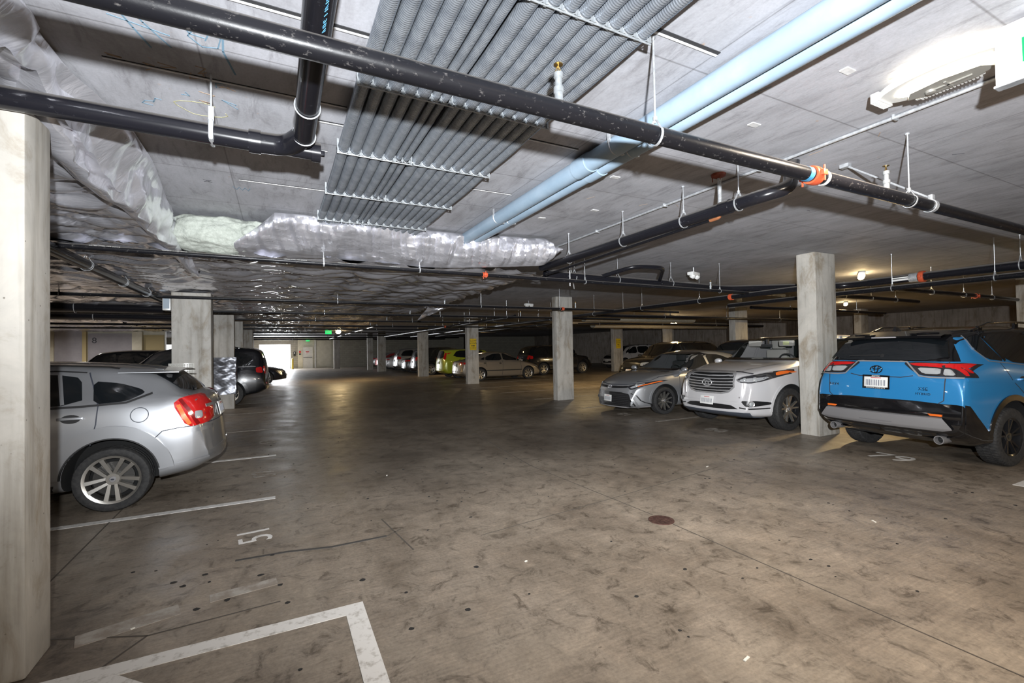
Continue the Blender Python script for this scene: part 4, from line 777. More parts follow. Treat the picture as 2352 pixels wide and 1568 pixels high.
    def plate(s, ax, u, v, name='license_plate', w=.305, h=.155, framed=None, bars=True, tilt=0):
        M = s.local(u, v, ax, .012); m = MB(); m.box((0, 0, 0), (w, h, .008), M=M, bev=.003); o = m.build(name, PLATEM, s.root, 30)
        if bars:
            m = MB(); rr = random.Random(int(u * 100 + v * 1000)); x = -w * .42
            while x < w * .40: bw = rr.uniform(.006, .016); m.box((x + bw / 2, -h * .06, .0045), (bw, h * .50, .0016), M=M); x += bw + rr.uniform(.006, .014)
            m.build('plate_characters', PLATEB, o, 0)
            m = MB(); m.box((0, h * .36, .0045), (w * .42, h * .07, .0016), M=M); m.build('plate_print', plain('plate_red_print', (.5, .12, .12), .5), o, 0)
        return o, M
    def wheel(s, ax, sy, style, face=None, disc=True):
        """tyre, rim, spokes and hub of one wheel; outer face at the car's side"""
        R = s.R; sp = s.sp; rr = sp.get('rim', .60) * R; tw = sp.get('tw', .21); yo = s.W - .015; t = bpy.data.objects.new('wheel', None); COL.objects.link(t); t.parent = s.root; t.location = (ax, sy * (yo - tw / 2), R); t.empty_display_size = .1
        if sy < 0: t.rotation_euler = (0, 0, PI)
        key = (sp.get('tread', 0), round(R, 3), round(rr, 3), tw, style)
        if key in Car.WH:
            for src in Car.WH[key]:
                c = src.copy(); COL.objects.link(c); c.parent = t
                for g in src.children: d = g.copy(); COL.objects.link(d); d.parent = c
            return t
        hw = tw / 2; na = 160 if sp.get('hero') else 48; prof = [(rr, -hw * .82), (rr + .012, -hw * .92), (R * .86, -hw), (R * .955, -hw * .93), (R * .985, -hw * .82), (R, -hw * .6), (R, -hw * .36), (R - .008, -hw * .33), (R - .008, -hw * .29), (R, -hw * .26), (R, 0), (R, hw * .26), (R - .008, hw * .29), (R - .008, hw * .33), (R, hw * .36), (R, hw * .6), (R * .985, hw * .82), (R * .955, hw * .93), (R * .86, hw), (rr + .012, hw * .92), (rr, hw * .82)]
        v = []
        for r, y in prof:
            for k in range(na):
                a = 2 * PI * k / na; q = r
                if sp.get('hero') and r > R * .95 and (k + int(abs(y) / hw * 2.2)) % 3 == 0: q -= sp.get('tread', .0022)
                v.append((q * math.cos(a), y, q * math.sin(a)))
        f = [(i * na + k, i * na + (k + 1) % na, (i + 1) * na + (k + 1) % na, (i + 1) * na + k) for i in range(len(prof) - 1) for k in range(na)]
        m = MB(); m.add(v, f); parts = [m.build('tyre', TYRE, t, 30)]
        rimm, spm = {'alloy': (ALLOY, ALLOY), 'black': (ALLOYK, ALLOYK), 'two': (ALLOYK, ALLOY)}[style[1]]
        m = MB(); m.lathe([(rr * .99, -hw * .85), (rr * .93, -hw * .5), (rr * .90, hw * .4), (rr * .93, hw * .80), (rr * .985, hw * .86), (rr * 1.035, hw * .90), (rr * 1.035, hw * .84)], 48, 'Y'); parts.append(m.build('rim', rimm, t, 40))
        m = MB(); kind = style[0]; yh = hw * .62; ye = hw * .84
        def arm(a0, a1, w0, w1, r0, r1, y0=yh, y1=ye, dep=.035):
            c0, c1 = Vector((r0 * math.cos(a0), y0, r0 * math.sin(a0))), Vector((r1 * math.cos(a1), y1, r1 * math.sin(a1))); tt = (c1 - c0).normalized(); nn = tt.cross(Vector((0, 1, 0))).normalized(); up = Vector((0, 1, 0))
            v = []
            for c, w_ in ((c0, w0), (c1, w1)): v += [c - nn * w_ / 2 - up * dep, c + nn * w_ / 2 - up * dep, c + nn * w_ * .42, c - nn * w_ * .42]
            m.add([p[:] for p in v], [(0, 1, 2, 3), (4, 7, 6, 5), (3, 2, 6, 7), (0, 4, 5, 1), (1, 5, 6, 2), (0, 3, 7, 4)])
        n = kind[0] if isinstance(kind, tuple) else 5
        sp_ = kind[1] if isinstance(kind, tuple) else .0; w0, w1 = (kind[2], kind[3]) if isinstance(kind, tuple) and len(kind) > 3 else (.03, .045)
        for i in range(n):
            a = 2 * PI * i / n + PI / 2
            if sp_ == 0: arm(a, a, w0, w1, rr * .16, rr * .95)
            else: arm(a - .10, a - sp_, w0, w1, rr * .20, rr * .95); arm(a + .10, a + sp_, w0, w1, rr * .20, rr * .95)
        m.lathe([(.0, yh + .004), (rr * .24, yh + .004), (rr * .29, yh - .012), (rr * .30, yh - .04)], 30, 'Y'); parts.append(m.build('spokes', spm, t, 25))
        m = MB(); m.lathe([(.0, yh + .010), (rr * .11, yh + .009), (rr * .135, yh + .003)], 24, 'Y'); cap_ = m.build('hub_cap', SATIN if style[1] != 'black' else ALLOYK, t, 30); parts.append(cap_)
        if sp.get('hero'):
            m = MB(); m.lathe([(.0, 0), (.5, 0), (.5, .5), (0, .5)], 20, 'Y', M=Matrix.Translation((0, yh + .0095, 0)) @ Matrix.Diagonal((.030, .003, .015, 1))); m.build('cap_emblem', INKB, cap_, 30)
            for i in range(5): a = 2 * PI * i / 5 + PI / 2 + PI / 5; m = MB(); m.lathe([(.0, yh - .004), (.008, yh - .004), (.0095, yh - .02)], 6, 'Y', c=(rr * .215 * math.cos(a), 0, rr * .215 * math.sin(a))); parts.append(m.build('lug_nut', DSATIN, t, 30))
        m = MB(); m.lathe([(.0, -.0), (rr * .74, -.0), (rr * .74, .02), (.0, .02)], 36, 'Y'); parts.append(m.build('brake_disc', DISC, t, 30))
        m = MB(); m.lathe([(.0, -hw * .7), (rr * .93, -hw * .7), (rr * .93, -hw * .66), (.0, -hw * .66)], 24, 'Y'); parts.append(m.build('wheel_backing', WELL, t, 30))
        Car.WH[key] = parts; return t
    WH = {}
    def wheels(s, style):
        for ax in s.sp['axles']:
            for sy in (1, -1): s.wheel(ax, sy, style)
    def mirror(s, x, z, mat=None, w=.185, h=.12):
        for sy in (1, -1):
            p, n = s.at(x, z, 'L' if sy > 0 else 'R'); bm = bmesh.new(); bmesh.ops.create_uvsphere(bm, u_segments=20, v_segments=12, radius=1)
            for q in bm.verts: c = q.co; q.co = Vector((c.x * .062 * (1.15 if c.x > 0 else .45), c.y * w / 2, math.copysign(abs(c.z) ** .8, c.z) * h / 2))
            bm.verts.index_update(); m = MB(); m.add([(q.co + Vector((x, p.y + sy * (w * .5 + .035), z + .06)))[:] for q in bm.verts], [[q.index for q in fc.verts] for fc in bm.faces]); bm.free()
            m.tube([(x - .01, p.y - sy * .03, z + .01), (x - .01, p.y + sy * .09, z + .035)], [.035, .026], 10); o = m.build('wing_mirror', mat or s.sp['paint'], s.root, 50)
            m = MB(); m.box((x - .045, p.y + sy * (w * .5 + .035), z + .06), (.012, w * .8, h * .75), bev=.004); m.build('mirror_glass', GLASS, o, 30)
    def handle(s, x, z, mat=None, side='LR', w=.19):
        for a in side:
            M = s.local(x, z, a, .0); m = MB(); sg = 1; m.lathe([(.0, 0), (.5, .0), (.5, 1), (0, 1)], 20, 'Z', M=M @ Matrix.Translation((0, 0, .001)) @ Matrix.Diagonal((.15, .085, .002, 1))); cup = m.build('handle_cup', GRILLEK, s.root, 30)
            m = MB(); m.box((0, .004, .026), (w, .026, .016), M=M, bev=.007); m.box((-w * .42, .004, .012), (.02, .02, .024), M=M); m.box((w * .42, .004, .012), (.02, .02, .024), M=M); m.build('door_handle', mat or s.sp['paint'], s.root, 40)
    def rails(s, x0, x1, y, h=.05, mat=P_GLOSSK):
        for sy in (1, -1):
            pts = []
            for i in range(13):
                t = i / 12; x = x0 + (x1 - x0) * t; p, n = s.at(x, sy * y, 'T'); pts.append((x, sy * y, p.z + h * min(1, 6 * t, 6 * (1 - t)) + .004))
            m = MB(); m.tube(pts, .015, 10)
            for i in (1, 6, 11): q = pts[i]; p, n = s.at(q[0], sy * y, 'T'); m.box((q[0], q[1], (q[2] + p.z) / 2), (.09, .028, q[2] - p.z + .02), bev=.004)
            m.build('roof_rail', mat, s.root, 40)
    def glazing(s, wins, mat=GLASS, trim=None):
        for wv in wins: s.both('side_window', wv, mat, off=.004, res=.06)
    def std(s, kind):
        """plain details for cars deep in the garage"""
        sp = s.sp; s.glazing(sp['wins']); s.patch('windscreen', sp['ws'], 'F', GLASS, .005); s.patch('rear_window', sp['rw'], 'B', GLASS, .005)
        for q in sp['seams']: [s.strip('door_seam', q, a, INKB, .012, .002, .004) for a in 'LR']
        s.patch('grille', sp['gr'], 'F', GRILLEK, .006, rnd=1); s.patch('lower_intake', sp['intake'], 'F', GRILLEK, .005)
        for sg in (1, -1):
            s.patch('headlight', [(sg * y, z) for y, z in sp['hl']], 'F', CLEARL, .006, .03); s.patch('tail_light', [(sg * y, z) for y, z in sp['tl']], 'B', REDL, .008, .03)
        sl = sp.get('tls', [(-2.17, .84), (-1.98, .86), (-1.96, .93), (-2.15, .95)]); s.both('tail_light', sl, REDL, off=.007, res=.03)
        s.plate('B', 0, sp['pl'][0]); s.plate('F', 0, sp['pl'][1]); s.mirror(*sp['mir']); [s.handle(x, z) for x, z in sp['hnd']]; s.both('side_moulding', sp['mould'], CLAD, off=.006, rnd=0)
        if 'rail' in sp: s.rails(*sp['rail'])
        s.wheels(sp['ws_style'])
# ------------------------------------------------------------------ body shapes
SEDAN = dict(x=(-2.32, 2.32), W=.89, R=.315, rim=.66, axles=(1.40, -1.30), tw=.21, zm=.60, gap=.045,
    top=[(-2.32, .52), (-2.30, .78), (-2.22, 1.0), (-1.75, 1.07), (-1.05, 1.37), (-.3, 1.45), (.3, 1.39), (1.12, .985), (2.05, .77), (2.26, .64), (2.32, .48)],
    bot=[(-2.32, .36), (-2.1, .25), (-1.3, .18), (1.3, .17), (2.1, .20), (2.32, .24)], belt=[(-2.32, .5), (-2.25, .88), (-1.7, 1.0), (-.3, .96), (1.1, .90), (2.0, .72), (2.32, .45)],
    plan=[(-2.32, .91), (-2.1, .955), (-1.6, 1.), (1.5, 1.), (2.0, .965), (2.32, .86)], wb=[(-2.3, .84), (-1, .83), (1, .83), (2.3, .80)], wt=[(-1.2, .57), (.3, .58)], bow=(.30, .14),
    wins=[[(.92, .99), (.10, 1.34), (-.02, 1.355), (-.02, .995)], [(-.10, .995), (-.10, 1.355), (-.55, 1.33), (-.95, 1.19), (-1.02, 1.02)], [(-1.07, 1.03), (-1.0, 1.19), (-1.28, 1.08)]],
    ws=[(-.74, 1.0), (.74, 1.0), (.56, 1.37), (-.56, 1.37)], rw=[(-.62, 1.11), (.62, 1.11), (.5, 1.34), (-.5, 1.34)], seams=[[(-.06, .98), (-.08, .6), (-.1, .28)], [(.95, .92), (.98, .6), (.9, .28)], [(-1.0, 1.0), (-.95, .7)]],
    gr=[(-.4, .60), (.4, .60), (.36, .68), (-.36, .68)], intake=[(-.6, .28), (.6, .28), (.5, .42), (-.5, .42)], hl=[(.48, .60), (.72, .62), (.72, .71), (.46, .67)], tl=[(.40, .82), (.69, .80), (.69, .95), (.46, .95)], pl=(.80, .45), mir=(.82, .95), hnd=[(-.2, .86), (-1.05, .88)], mould=[(-1.0, .48), (1.0, .48), (1.0, .53), (-1.0, .53)], ws_style=((10, 0, .02, .03), 'alloy'))
SUV = dict(x=(-2.35, 2.35), W=.94, R=.36, rim=.64, axles=(1.42, -1.33), tw=.235, zm=.70, gap=.055,
    top=[(-2.35, .58), (-2.32, .9), (-2.27, 1.18), (-2.02, 1.64), (-1.6, 1.73), (-.4, 1.76), (.4, 1.70), (1.18, 1.18), (2.05, 1.04), (2.28, .92), (2.35, .6)],
    bot=[(-2.35, .45), (-2.1, .33), (-1.3, .25), (1.3, .24), (2.1, .28), (2.35, .36)], belt=[(-2.35, .55), (-2.28, 1.0), (-1.7, 1.12), (-.3, 1.10), (1.1, 1.08), (2.0, .96), (2.35, .56)],
    plan=[(-2.35, .93), (-2.1, .965), (-1.6, 1.), (1.5, 1.), (2.0, .97), (2.35, .87)], wb=[(-2.3, .875), (-1, .87), (1, .87), (2.3, .84)], wt=[(-2, .62), (.3, .65)], bow=(.24, .12),
    wins=[[(1.0, 1.17), (.22, 1.62), (.02, 1.65), (.02, 1.16)], [(-.06, 1.16), (-.06, 1.65), (-.95, 1.64), (-1.0, 1.17)], [(-1.1, 1.18), (-1.06, 1.63), (-1.75, 1.58), (-1.98, 1.3), (-1.95, 1.2)]],
    ws=[(-.78, 1.2), (.78, 1.2), (.62, 1.67), (-.62, 1.67)], rw=[(-.70, 1.22), (.70, 1.22), (.58, 1.6), (-.58, 1.6)], seams=[[(-.02, 1.14), (-.02, .75), (-.05, .4)], [(1.0, 1.1), (1.05, .7), (.95, .4)], [(-1.04, 1.14), (-.95, .8)]],
    gr=[(-.55, .72), (.55, .72), (.5, .95), (-.5, .95)], intake=[(-.6, .42), (.6, .42), (.5, .56), (-.5, .56)], hl=[(.54, .80), (.76, .82), (.76, .95), (.52, .93)], tl=[(.56, .95), (.765, .93), (.755, 1.17), (.62, 1.17)], tls=[(-2.20, .96), (-2.02, .98), (-2.0, 1.12), (-2.16, 1.16)], pl=(.86, .58), mir=(.88, 1.12), hnd=[(-.18, 1.0), (-1.08, 1.02)], mould=[(-.95, .42), (1.0, .42), (1.0, .52), (-.95, .52)], rail=(-1.7, .3, .62), ws_style=((5, .22, .035, .045), 'alloy'))
VAN = dict(SUV, tls=[(-2.40, .96), (-2.25, .98), (-2.25, 1.12), (-2.36, 1.16)], x=(-2.55, 2.55), axles=(1.6, -1.45), W=.98, top=[(-2.55, .58), (-2.52, .9), (-2.46, 1.2), (-2.25, 1.66), (-1.7, 1.74), (-.2, 1.76), (.7, 1.66), (1.75, 1.1), (2.3, .96), (2.48, .82), (2.55, .58)], belt=[(-2.55, .55), (-2.45, 1.0), (-1.7, 1.06), (0, 1.04), (1.6, 1.0), (2.3, .84), (2.55, .5)], plan=[(-2.55, .9), (-2.3, .97), (-1.8, 1.), (1.6, 1.), (2.2, .95), (2.55, .84)],
    bot=[(-2.55, .4), (-2.3, .28), (2.3, .24), (2.55, .34)], wins=[[(1.5, 1.1), (.62, 1.58), (.32, 1.6), (.32, 1.1)], [(.24, 1.1), (.24, 1.6), (-.85, 1.62), (-.85, 1.1)], [(-.93, 1.1), (-.93, 1.62), (-2.1, 1.58), (-2.2, 1.15)]], ws=[(-.8, 1.13), (.8, 1.13), (.62, 1.63), (-.62, 1.63)], rail=(-1.9, .2, .62), mir=(1.35, 1.05), wb=[(-2.5, .86), (2.5, .86)])
# ------------------------------------------------------------------ silver hatchback behind the pale column
def arc(cx, cz, r, a0, a1, n=28): return [(cx + r * math.cos(math.radians(a0 + (a1 - a0) * i / n)), cz + r * math.sin(math.radians(a0 + (a1 - a0) * i / n))) for i in range(n + 1)]
HATCH = dict(SEDAN, x=(-2.2, 2.2), W=.875, R=.318, rim=.72, tw=.215, axles=(1.33, -1.31), hero=True, zm=.72, gap=.062, archz=.03, paint=P_SILVER,
    top=[(-2.2, .52), (-2.17, .80), (-2.09, 1.08), (-1.96, 1.15), (-1.72, 1.372), (-1.62, 1.40), (-1.17, 1.47), (-.5, 1.505), (.1, 1.49), (.45, 1.43), (1.12, 1.06), (1.95, .93), (2.15, .82), (2.2, .55)],
    bot=[(-2.2, .38), (-2.0, .29), (-1.3, .22), (1.3, .20), (2.0, .24), (2.2, .32)], belt=[(-2.2, .5), (-2.12, .92), (-1.95, 1.10), (-1.5, 1.10), (-.8, 1.06), (1.1, .98), (1.9, .84), (2.2, .5)],
    plan=[(-2.2, .87), (-2.08, .935), (-1.8, .985), (-1.4, 1.), (1.4, 1.), (1.9, .96), (2.2, .86)], wb=[(-2.2, .80), (-1.9, .80), (-1, .825), (2, .81)], wt=[(-2, .56), (-.8, .61), (.4, .60)], bow=(.22, .13),
    wins=[], ws=[(-.72, 1.08), (.72, 1.08), (.58, 1.41), (-.58, 1.41)])
c = Car(HATCH, (-2.80, 6.79), PI, 'silver hatchback with red tail lamp, parked behind the pale column', 'hatchback_car', fine=1.5)
c.both('side_window', [(-1.13, 1.30), (-1.165, 1.075), (-1.42, 1.09), (-1.56, 1.165), (-1.52, 1.205), (-1.34, 1.27)], GLASS, off=.003, rnd=1)
c.both('side_window', [(-.12, 1.06), (-.12, 1.39), (-.84, 1.375), (-1.03, 1.335), (-1.08, 1.08)], GLASS, off=.003); c.both('side_window', [(.95, 1.03), (.38, 1.36), (-.02, 1.395), (-.02, 1.06)], GLASS, off=.003)
for a in 'LR':
    c.strip('window_divider', [(-.86, 1.37), (-.93, 1.08)], a, P_SILVER, .03, .008); c.strip('window_seal', [(-.0, 1.045), (-1.08, 1.058), (-1.42, 1.075), (-1.62, 1.155)], a, CLAD, .020, .006); c.strip('door_seam', [(-1.08, 1.385), (-1.13, 1.26), (-1.20, 1.06), (-1.19, .88), (-1.15, .68)], a, INKB, .010, .002)
    c.strip('door_frame_line', [(-.1, 1.415), (-.85, 1.405), (-1.06, 1.385)], a, CLAD, .012, .003); c.strip('roof_gutter', [(.2, 1.46), (-.6, 1.475), (-1.2, 1.435), (-1.7, 1.33)], a, CLAD, .012, .003); c.strip('fuel_door_seam', arc(-1.53, .945, .073, 0, 360), a, INKB, .007, .002)
    c.strip('bumper_seam', [(-1.62, .66), (-1.72, .765), (-1.86, .785), (-2.0, .79)], a, INKB, .009, .002); c.strip('bumper_step', [(-1.74, .735), (-1.86, .745), (-2.12, .75)], a, P_SILVER, .04, .012); c.strip('arch_flare', arc(-1.31, .345, .445, 174, 4), a, P_SILVER, .125, .034, .05, res=.03); c.strip('arch_lip', arc(-1.31, .345, .388, 172, 4), a, CLAD, .012, .036, .02, res=.03)
    c.strip('bumper_crease', [(-1.77, .40), (-1.95, .42), (-2.15, .45)], a, P_SILVER, .02, .010); c.patch('sill_moulding', [(-.86, .24), (.85, .22), (.85, .30), (-.88, .33)], a, CLAD, .006)
    t_ = c.patch('tail_light', [(-1.80, 1.035), (-1.87, 1.10), (-2.02, 1.11), (-2.10, 1.0), (-2.13, .81), (-1.93, .785)], a, REDL, .012, .03)
    c.strip('lamp_reflector', [(-1.845, 1.02), (-1.90, .90), (-1.95, .81)], a, ORL, .035, .016, parent=t_); c.strip('lamp_divider', [(-1.86, 1.075), (-1.95, .94), (-2.02, .80)], a, plain('deep_red_lens', (.2, .004, .004), .1, 0, 1), .03, .015, parent=t_); c.patch('reverse_lamp', [(-1.99, .945), (-2.05, .945), (-2.06, .865), (-2.00, .865)], a, CLEARL, .017, rnd=2, res=.02, parent=t_)
c.patch('rear_window', [(-.66, 1.15), (.66, 1.15), (.575, 1.375), (-.575, 1.375)], 'B', GLASS, .008, res=.03)
def spz(x, y):
    z0 = c.at(-1.30, y, 'T')[0].z + .006; z = z0 + (1.392 - .07 * y * y - z0) * (-1.30 - x) / .52
    return max(z, c.at(x, y, 'T')[0].z + .006) if x > -1.62 else z
m = MB(); U = [-1.30 - .52 * t for t in np.linspace(0, 1, 14)]
for dz in (0, -.014): m.grid(np.array([[(x, y * (.60 - .06 * (-1.30 - x)), spz(x, y * .6) + dz * (1 if x < -1.6 else 1)) for y in np.linspace(-1, 1, 24)] for x in U]))
m.grid(np.array([[(-1.82, y * .569, spz(-1.82, y * .6) + dz) for y in np.linspace(-1, 1, 24)] for dz in (0, -.014)])); [m.grid(np.array([[(x, sy * (.60 - .06 * (-1.30 - x)), spz(x, sy * .6) + dz) for x in U] for dz in (0, -.006)])) for sy in (-1, 1)]
m.build('roof_spoiler', P_SILVER, c.root, 40)
m = MB(); m.tube([(-1.86, 0, 1.275), (-1.90, .30, 1.20), (-1.955, .42, 1.165)], .010, 8); m.build('rear_wiper', CLAD, c.root)
c.patch('windscreen', HATCH['ws'], 'F', GLASS, .005); c.plate('B', 0, .90); c.strip('tailgate_seam', [(-.66, 1.12), (-.64, .80), (.64, .80), (.66, 1.12)], 'B', INKB, .010, .002); c.strip('tailgate_crease', [(-.6, .98), (.6, .98)], 'B', P_SILVER, .03, .012)
c.handle(-1.0, .945, P_SILVER, 'LR'); c.handle(-.02, .935, P_SILVER, 'LR'); c.mirror(.82, 1.05)
for sg in (1, -1): c.patch('headlight', [(sg * .45, .72), (sg * .8, .74), (sg * .8, .88), (sg * .5, .85)], 'F', CLEARL, .006)
c.wheels(((5, .40, .030, .046), 'alloy'))
m = MB(); m.tube([(-1.93, -.35, .27), (-2.12, -.35, .28)], .03, 14); m.build('exhaust_pipe', SATIN, c.root)
# ------------------------------------------------------------------ blue car seen from behind
BLUE = dict(SUV, tread=.007, x=(-2.3, 2.3), W=.925, R=.362, rim=.63, tw=.235, axles=(1.39, -1.30), hero=True, paint=P_BLUE, lower_rows=7, gap=.075, archz=.02, zm=.86,
    top=[(-2.30, .67), (-2.28, .80), (-2.26, 1.06), (-2.20, 1.30), (-1.98, 1.61), (-1.86, 1.675), (-1.2, 1.745), (-.4, 1.765), (.45, 1.69), (1.22, 1.13), (2.0, 1.03), (2.22, .92), (2.30, .60)],
    bot=[(-2.30, .44), (-2.1, .33), (-1.75, .25), (1.3, .23), (2.0, .28), (2.30, .36)], belt=[(-2.30, .58), (-2.25, 1.05), (-2.0, 1.24), (-1.6, 1.28), (-.4, 1.17), (1.1, 1.06), (2.0, .95), (2.30, .56)],
    plan=[(-2.30, .93), (-2.18, .965), (-1.9, .985), (-1.3, 1.), (1.4, 1.), (1.95, .97), (2.30, .87)], wb=[(-2.3, .88), (-2, .855), (-1, .86), (1, .865), (2.3, .84)], wt=[(-2, .64), (-1.2, .665), (.5, .64)], bow=(.24, .075))
c = Car(BLUE, (9.43, 3.07), -.113, 'bright blue and black car with roof rails, seen from behind beside the concrete column', 'off_road_car', lower=CLAD, fine=1.6)
def repaint(car, test, mat):
    me = car.body.data; me.materials.append(mat); k = len(me.materials) - 1
    for p in me.polygons:
        if p.material_index != 2 and test(p.center, p.normal): p.material_index = k
def slice_body(car, co, no):
    bm = bmesh.new(); bm.from_mesh(car.body.data); bmesh.ops.bisect_plane(bm, geom=bm.verts[:] + bm.edges[:] + bm.faces[:], plane_co=co, plane_no=no, dist=1e-4); bm.to_mesh(car.body.data); bm.free()
for sy in (1, -1): slice_body(c, (0, sy * .765, 1.31), (0, 1, sy * .50))
slice_body(c, (0, 0, 1.305), (0, 0, 1)); slice_body(c, (0, 0, 1.605), (0, 0, 1)); slice_body(c, (0, 0, .80), (0, 0, 1)); slice_body(c, (-2.18, 0, .76), (.69, 0, .72))
repaint(c, lambda q, n: (q.z > 1.305 and q.x < -1.78 and abs(q.y) < .765 - (q.z - 1.31) * .50) or (q.z < .80 and q.x < -1.7 and (q.x + 2.18) * .69 + (q.z - .76) * .72 < 0) or (q.z > 1.605 and q.x < 1.1), P_GLOSSK)
rw = c.patch('rear_window', [(-.71, 1.32), (.71, 1.32), (.60, 1.605), (-.60, 1.605)], 'B', GLASS, .006, .03, res=.03)
c.patch('black_roof', [(-2.0, -.60), (-1.9, -.685), (.6, -.665), (1.0, -.60), (1.0, .60), (.6, .665), (-1.9, .685), (-2.0, .60)], 'T', P_GLOSSK, .005, rnd=1, res=.07)
m = MB()
for dz in (0, -.028): m.grid(np.array([[(-1.80 - .24 * t, y * (.60 - .015 * t), 1.692 - .070 * t + dz + .012 * (1 - y * y)) for y in np.linspace(-1, 1, 24)] for t in np.linspace(0, 1, 8)]))
m.grid(np.array([[(-2.04, y * .585, 1.622 + dz + .012 * (1 - y * y)) for y in np.linspace(-1, 1, 24)] for dz in (0, -.028)])); m.build('rear_spoiler', P_GLOSSK, c.root, 40)
m = MB(); m.box((-2.046, .06, 1.620), (.012, .30, .016), bev=.003); m.build('high_brake_light', plain('brake_light_lens', (.35, .33, .34), .2, 0, 1), c.root, 30)
for a in 'LR':
    c.patch('roof_side', [(-2.02, 1.595), (-1.73, 1.605), (-1.70, 1.70), (-2.02, 1.66)], a, P_GLOSSK, .005, rnd=0); c.patch('side_window', [(-1.71, 1.605), (-1.715, 1.45), (-1.60, 1.325), (-1.30, 1.295), (-1.42, 1.48), (-1.46, 1.63)], a, GLASS, .005); c.patch('side_window', [(-1.43, 1.635), (-1.25, 1.29), (-.42, 1.215), (-.42, 1.655)], a, GLASS, .005); c.patch('side_window', [(-.34, 1.655), (-.34, 1.21), (1.0, 1.12), (.32, 1.58)], a, GLASS, .005)
    c.strip('window_trim', [(-1.735, 1.62), (-1.735, 1.45), (-1.61, 1.30), (-.4, 1.195), (1.02, 1.10)], a, DSATIN, .010, .008); c.strip('window_pillar', [(-1.44, 1.64), (-1.27, 1.30)], a, P_GLOSSK, .05, .008); c.strip('window_pillar', [(-.38, 1.66), (-.38, 1.21)], a, P_GLOSSK, .06, .008); c.strip('door_seam', [(-1.40, 1.28), (-1.25, 1.05), (-1.0, .85), (-.9, .45)], a, INKB, .010, .002); c.strip('door_seam', [(-.38, 1.2), (-.38, .4)], a, INKB, .010, .002); c.strip('door_seam', [(1.0, 1.08), (1.08, .7), (.95, .4)], a, INKB, .010, .002)
    c.patch('bumper_corner', [(-2.19, .80), (-2.14, .79), (-2.02, .66), (-1.80, .455), (-1.72, .40), (-1.72, .27), (-2.18, .36)], a, P_GLOSSK, .010, rnd=0); c.strip('arch_cladding', arc(-1.30, .382, .470, 182, -4), a, P_GLOSSK, .07, .014, .03, res=.03); c.strip('arch_cladding', arc(1.39, .382, .470, 184, -4), a, P_GLOSSK, .07, .014, .03, res=.03); c.patch('sill_cladding', [(-.88, .25), (.94, .25), (.94, .46), (-.86, .48)], a, CLAD, .010)
    c.strip('shoulder_crease', [(-2.1, 1.09), (-1.5, 1.06), (-.6, 1.0)], a, P_BLUE, .03, .008)
    tl = c.patch('tail_light', [(-2.20, 1.295), (-2.08, 1.29), (-1.90, 1.11), (-2.04, 1.118), (-2.20, 1.125)], a, DLENS, .010, .03, res=.025); c.patch('lamp_segment', [(-2.19, 1.275), (-2.13, 1.28), (-2.075, 1.20), (-2.075, 1.14), (-2.11, 1.14), (-2.13, 1.22), (-2.19, 1.235)], a, REDL, .017, parent=tl, res=.025); c.patch('lamp_segment', [(-2.10, 1.27), (-2.07, 1.265), (-1.985, 1.17), (-2.04, 1.17)], a, REDL, .017, parent=tl, res=.025)
for sg in (1, -1):
    q = lambda l: [(sg * y, z) for y, z in l]
    tl = c.patch('tail_light', q([(.26, 1.29), (.40, 1.302), (.84, 1.292), (.85, 1.125), (.62, 1.128), (.47, 1.135), (.37, 1.19)]), 'B', DLENS, .010, .03, res=.025); c.patch('lamp_segment', q([(.33, 1.280), (.43, 1.290), (.655, 1.285), (.655, 1.245), (.40, 1.252)]), 'B', REDL, .018, parent=tl, res=.025); c.patch('reverse_lamp', q([(.42, 1.232), (.655, 1.226), (.655, 1.155), (.49, 1.158)]), 'B', CLEARL, .018, parent=tl, res=.025); c.patch('lamp_segment', q([(.685, 1.285), (.83, 1.278), (.83, 1.215), (.74, 1.235), (.685, 1.238)]), 'B', REDL, .018, parent=tl, res=.025); c.patch('reverse_lamp', q([(.685, 1.222), (.74, 1.215), (.79, 1.145), (.685, 1.145)]), 'B', CLEARL, .018, parent=tl, res=.025)
    c.strip('lamp_chrome', q([(.22, 1.30), (.30, 1.295), (.45, 1.125), (.56, 1.112), (.84, 1.110)]), 'B', SATIN, .016, .016); m = MB(); m.box((-2.326 + .11 * .43, sg * .59, .662), (.02, .20, .026), M=Matrix.Translation((0, 0, 0)), bev=.004); m.build('reflector', ORL, c.root, 30)
    m = MB(); ex = [(-2.0, sg * .635, .365), (-2.25, sg * .635, .36)]; m.tube(ex, [.05, .052], 20, False); m.tube(ex, [.042, .044], 20, False); m.lathe([(.043, 0), (.053, 0)], 20, 'X', c=(-2.25, sg * .635, .36)); m.build('exhaust_tip', DSATIN, c.root); m = MB(); m.lathe([(.0, 0), (.043, 0)], 20, 'X', c=(-2.18, sg * .635, .36)); m.build('exhaust_bore', WELL, c.root)
c.strip('tailgate_chrome', [(-.30, 1.297), (-.2, 1.298), (.2, 1.298), (.30, 1.297)], 'B', SATIN, .016, .014); c.strip('tailgate_edge', [(-.38, 1.125), (-.25, 1.10), (.25, 1.10), (.38, 1.125)], 'B', INKB, .010, .004)
def bowed(name, rows, mat, bow=.11, n=30, thick=.03):
    """bumper panel: rows of (z, x, half width), bowed towards its ends"""
    P = np.array([[(x + bow * (y * hw / .9) ** 2, y * hw, z) for y in np.linspace(-1, 1, n)] for z, x, hw in rows]); m = MB(); m.grid(P); Q = P.copy(); Q[..., 0] += thick; m.grid(Q, flip=True); return m.build(name, mat, c.root, 30)
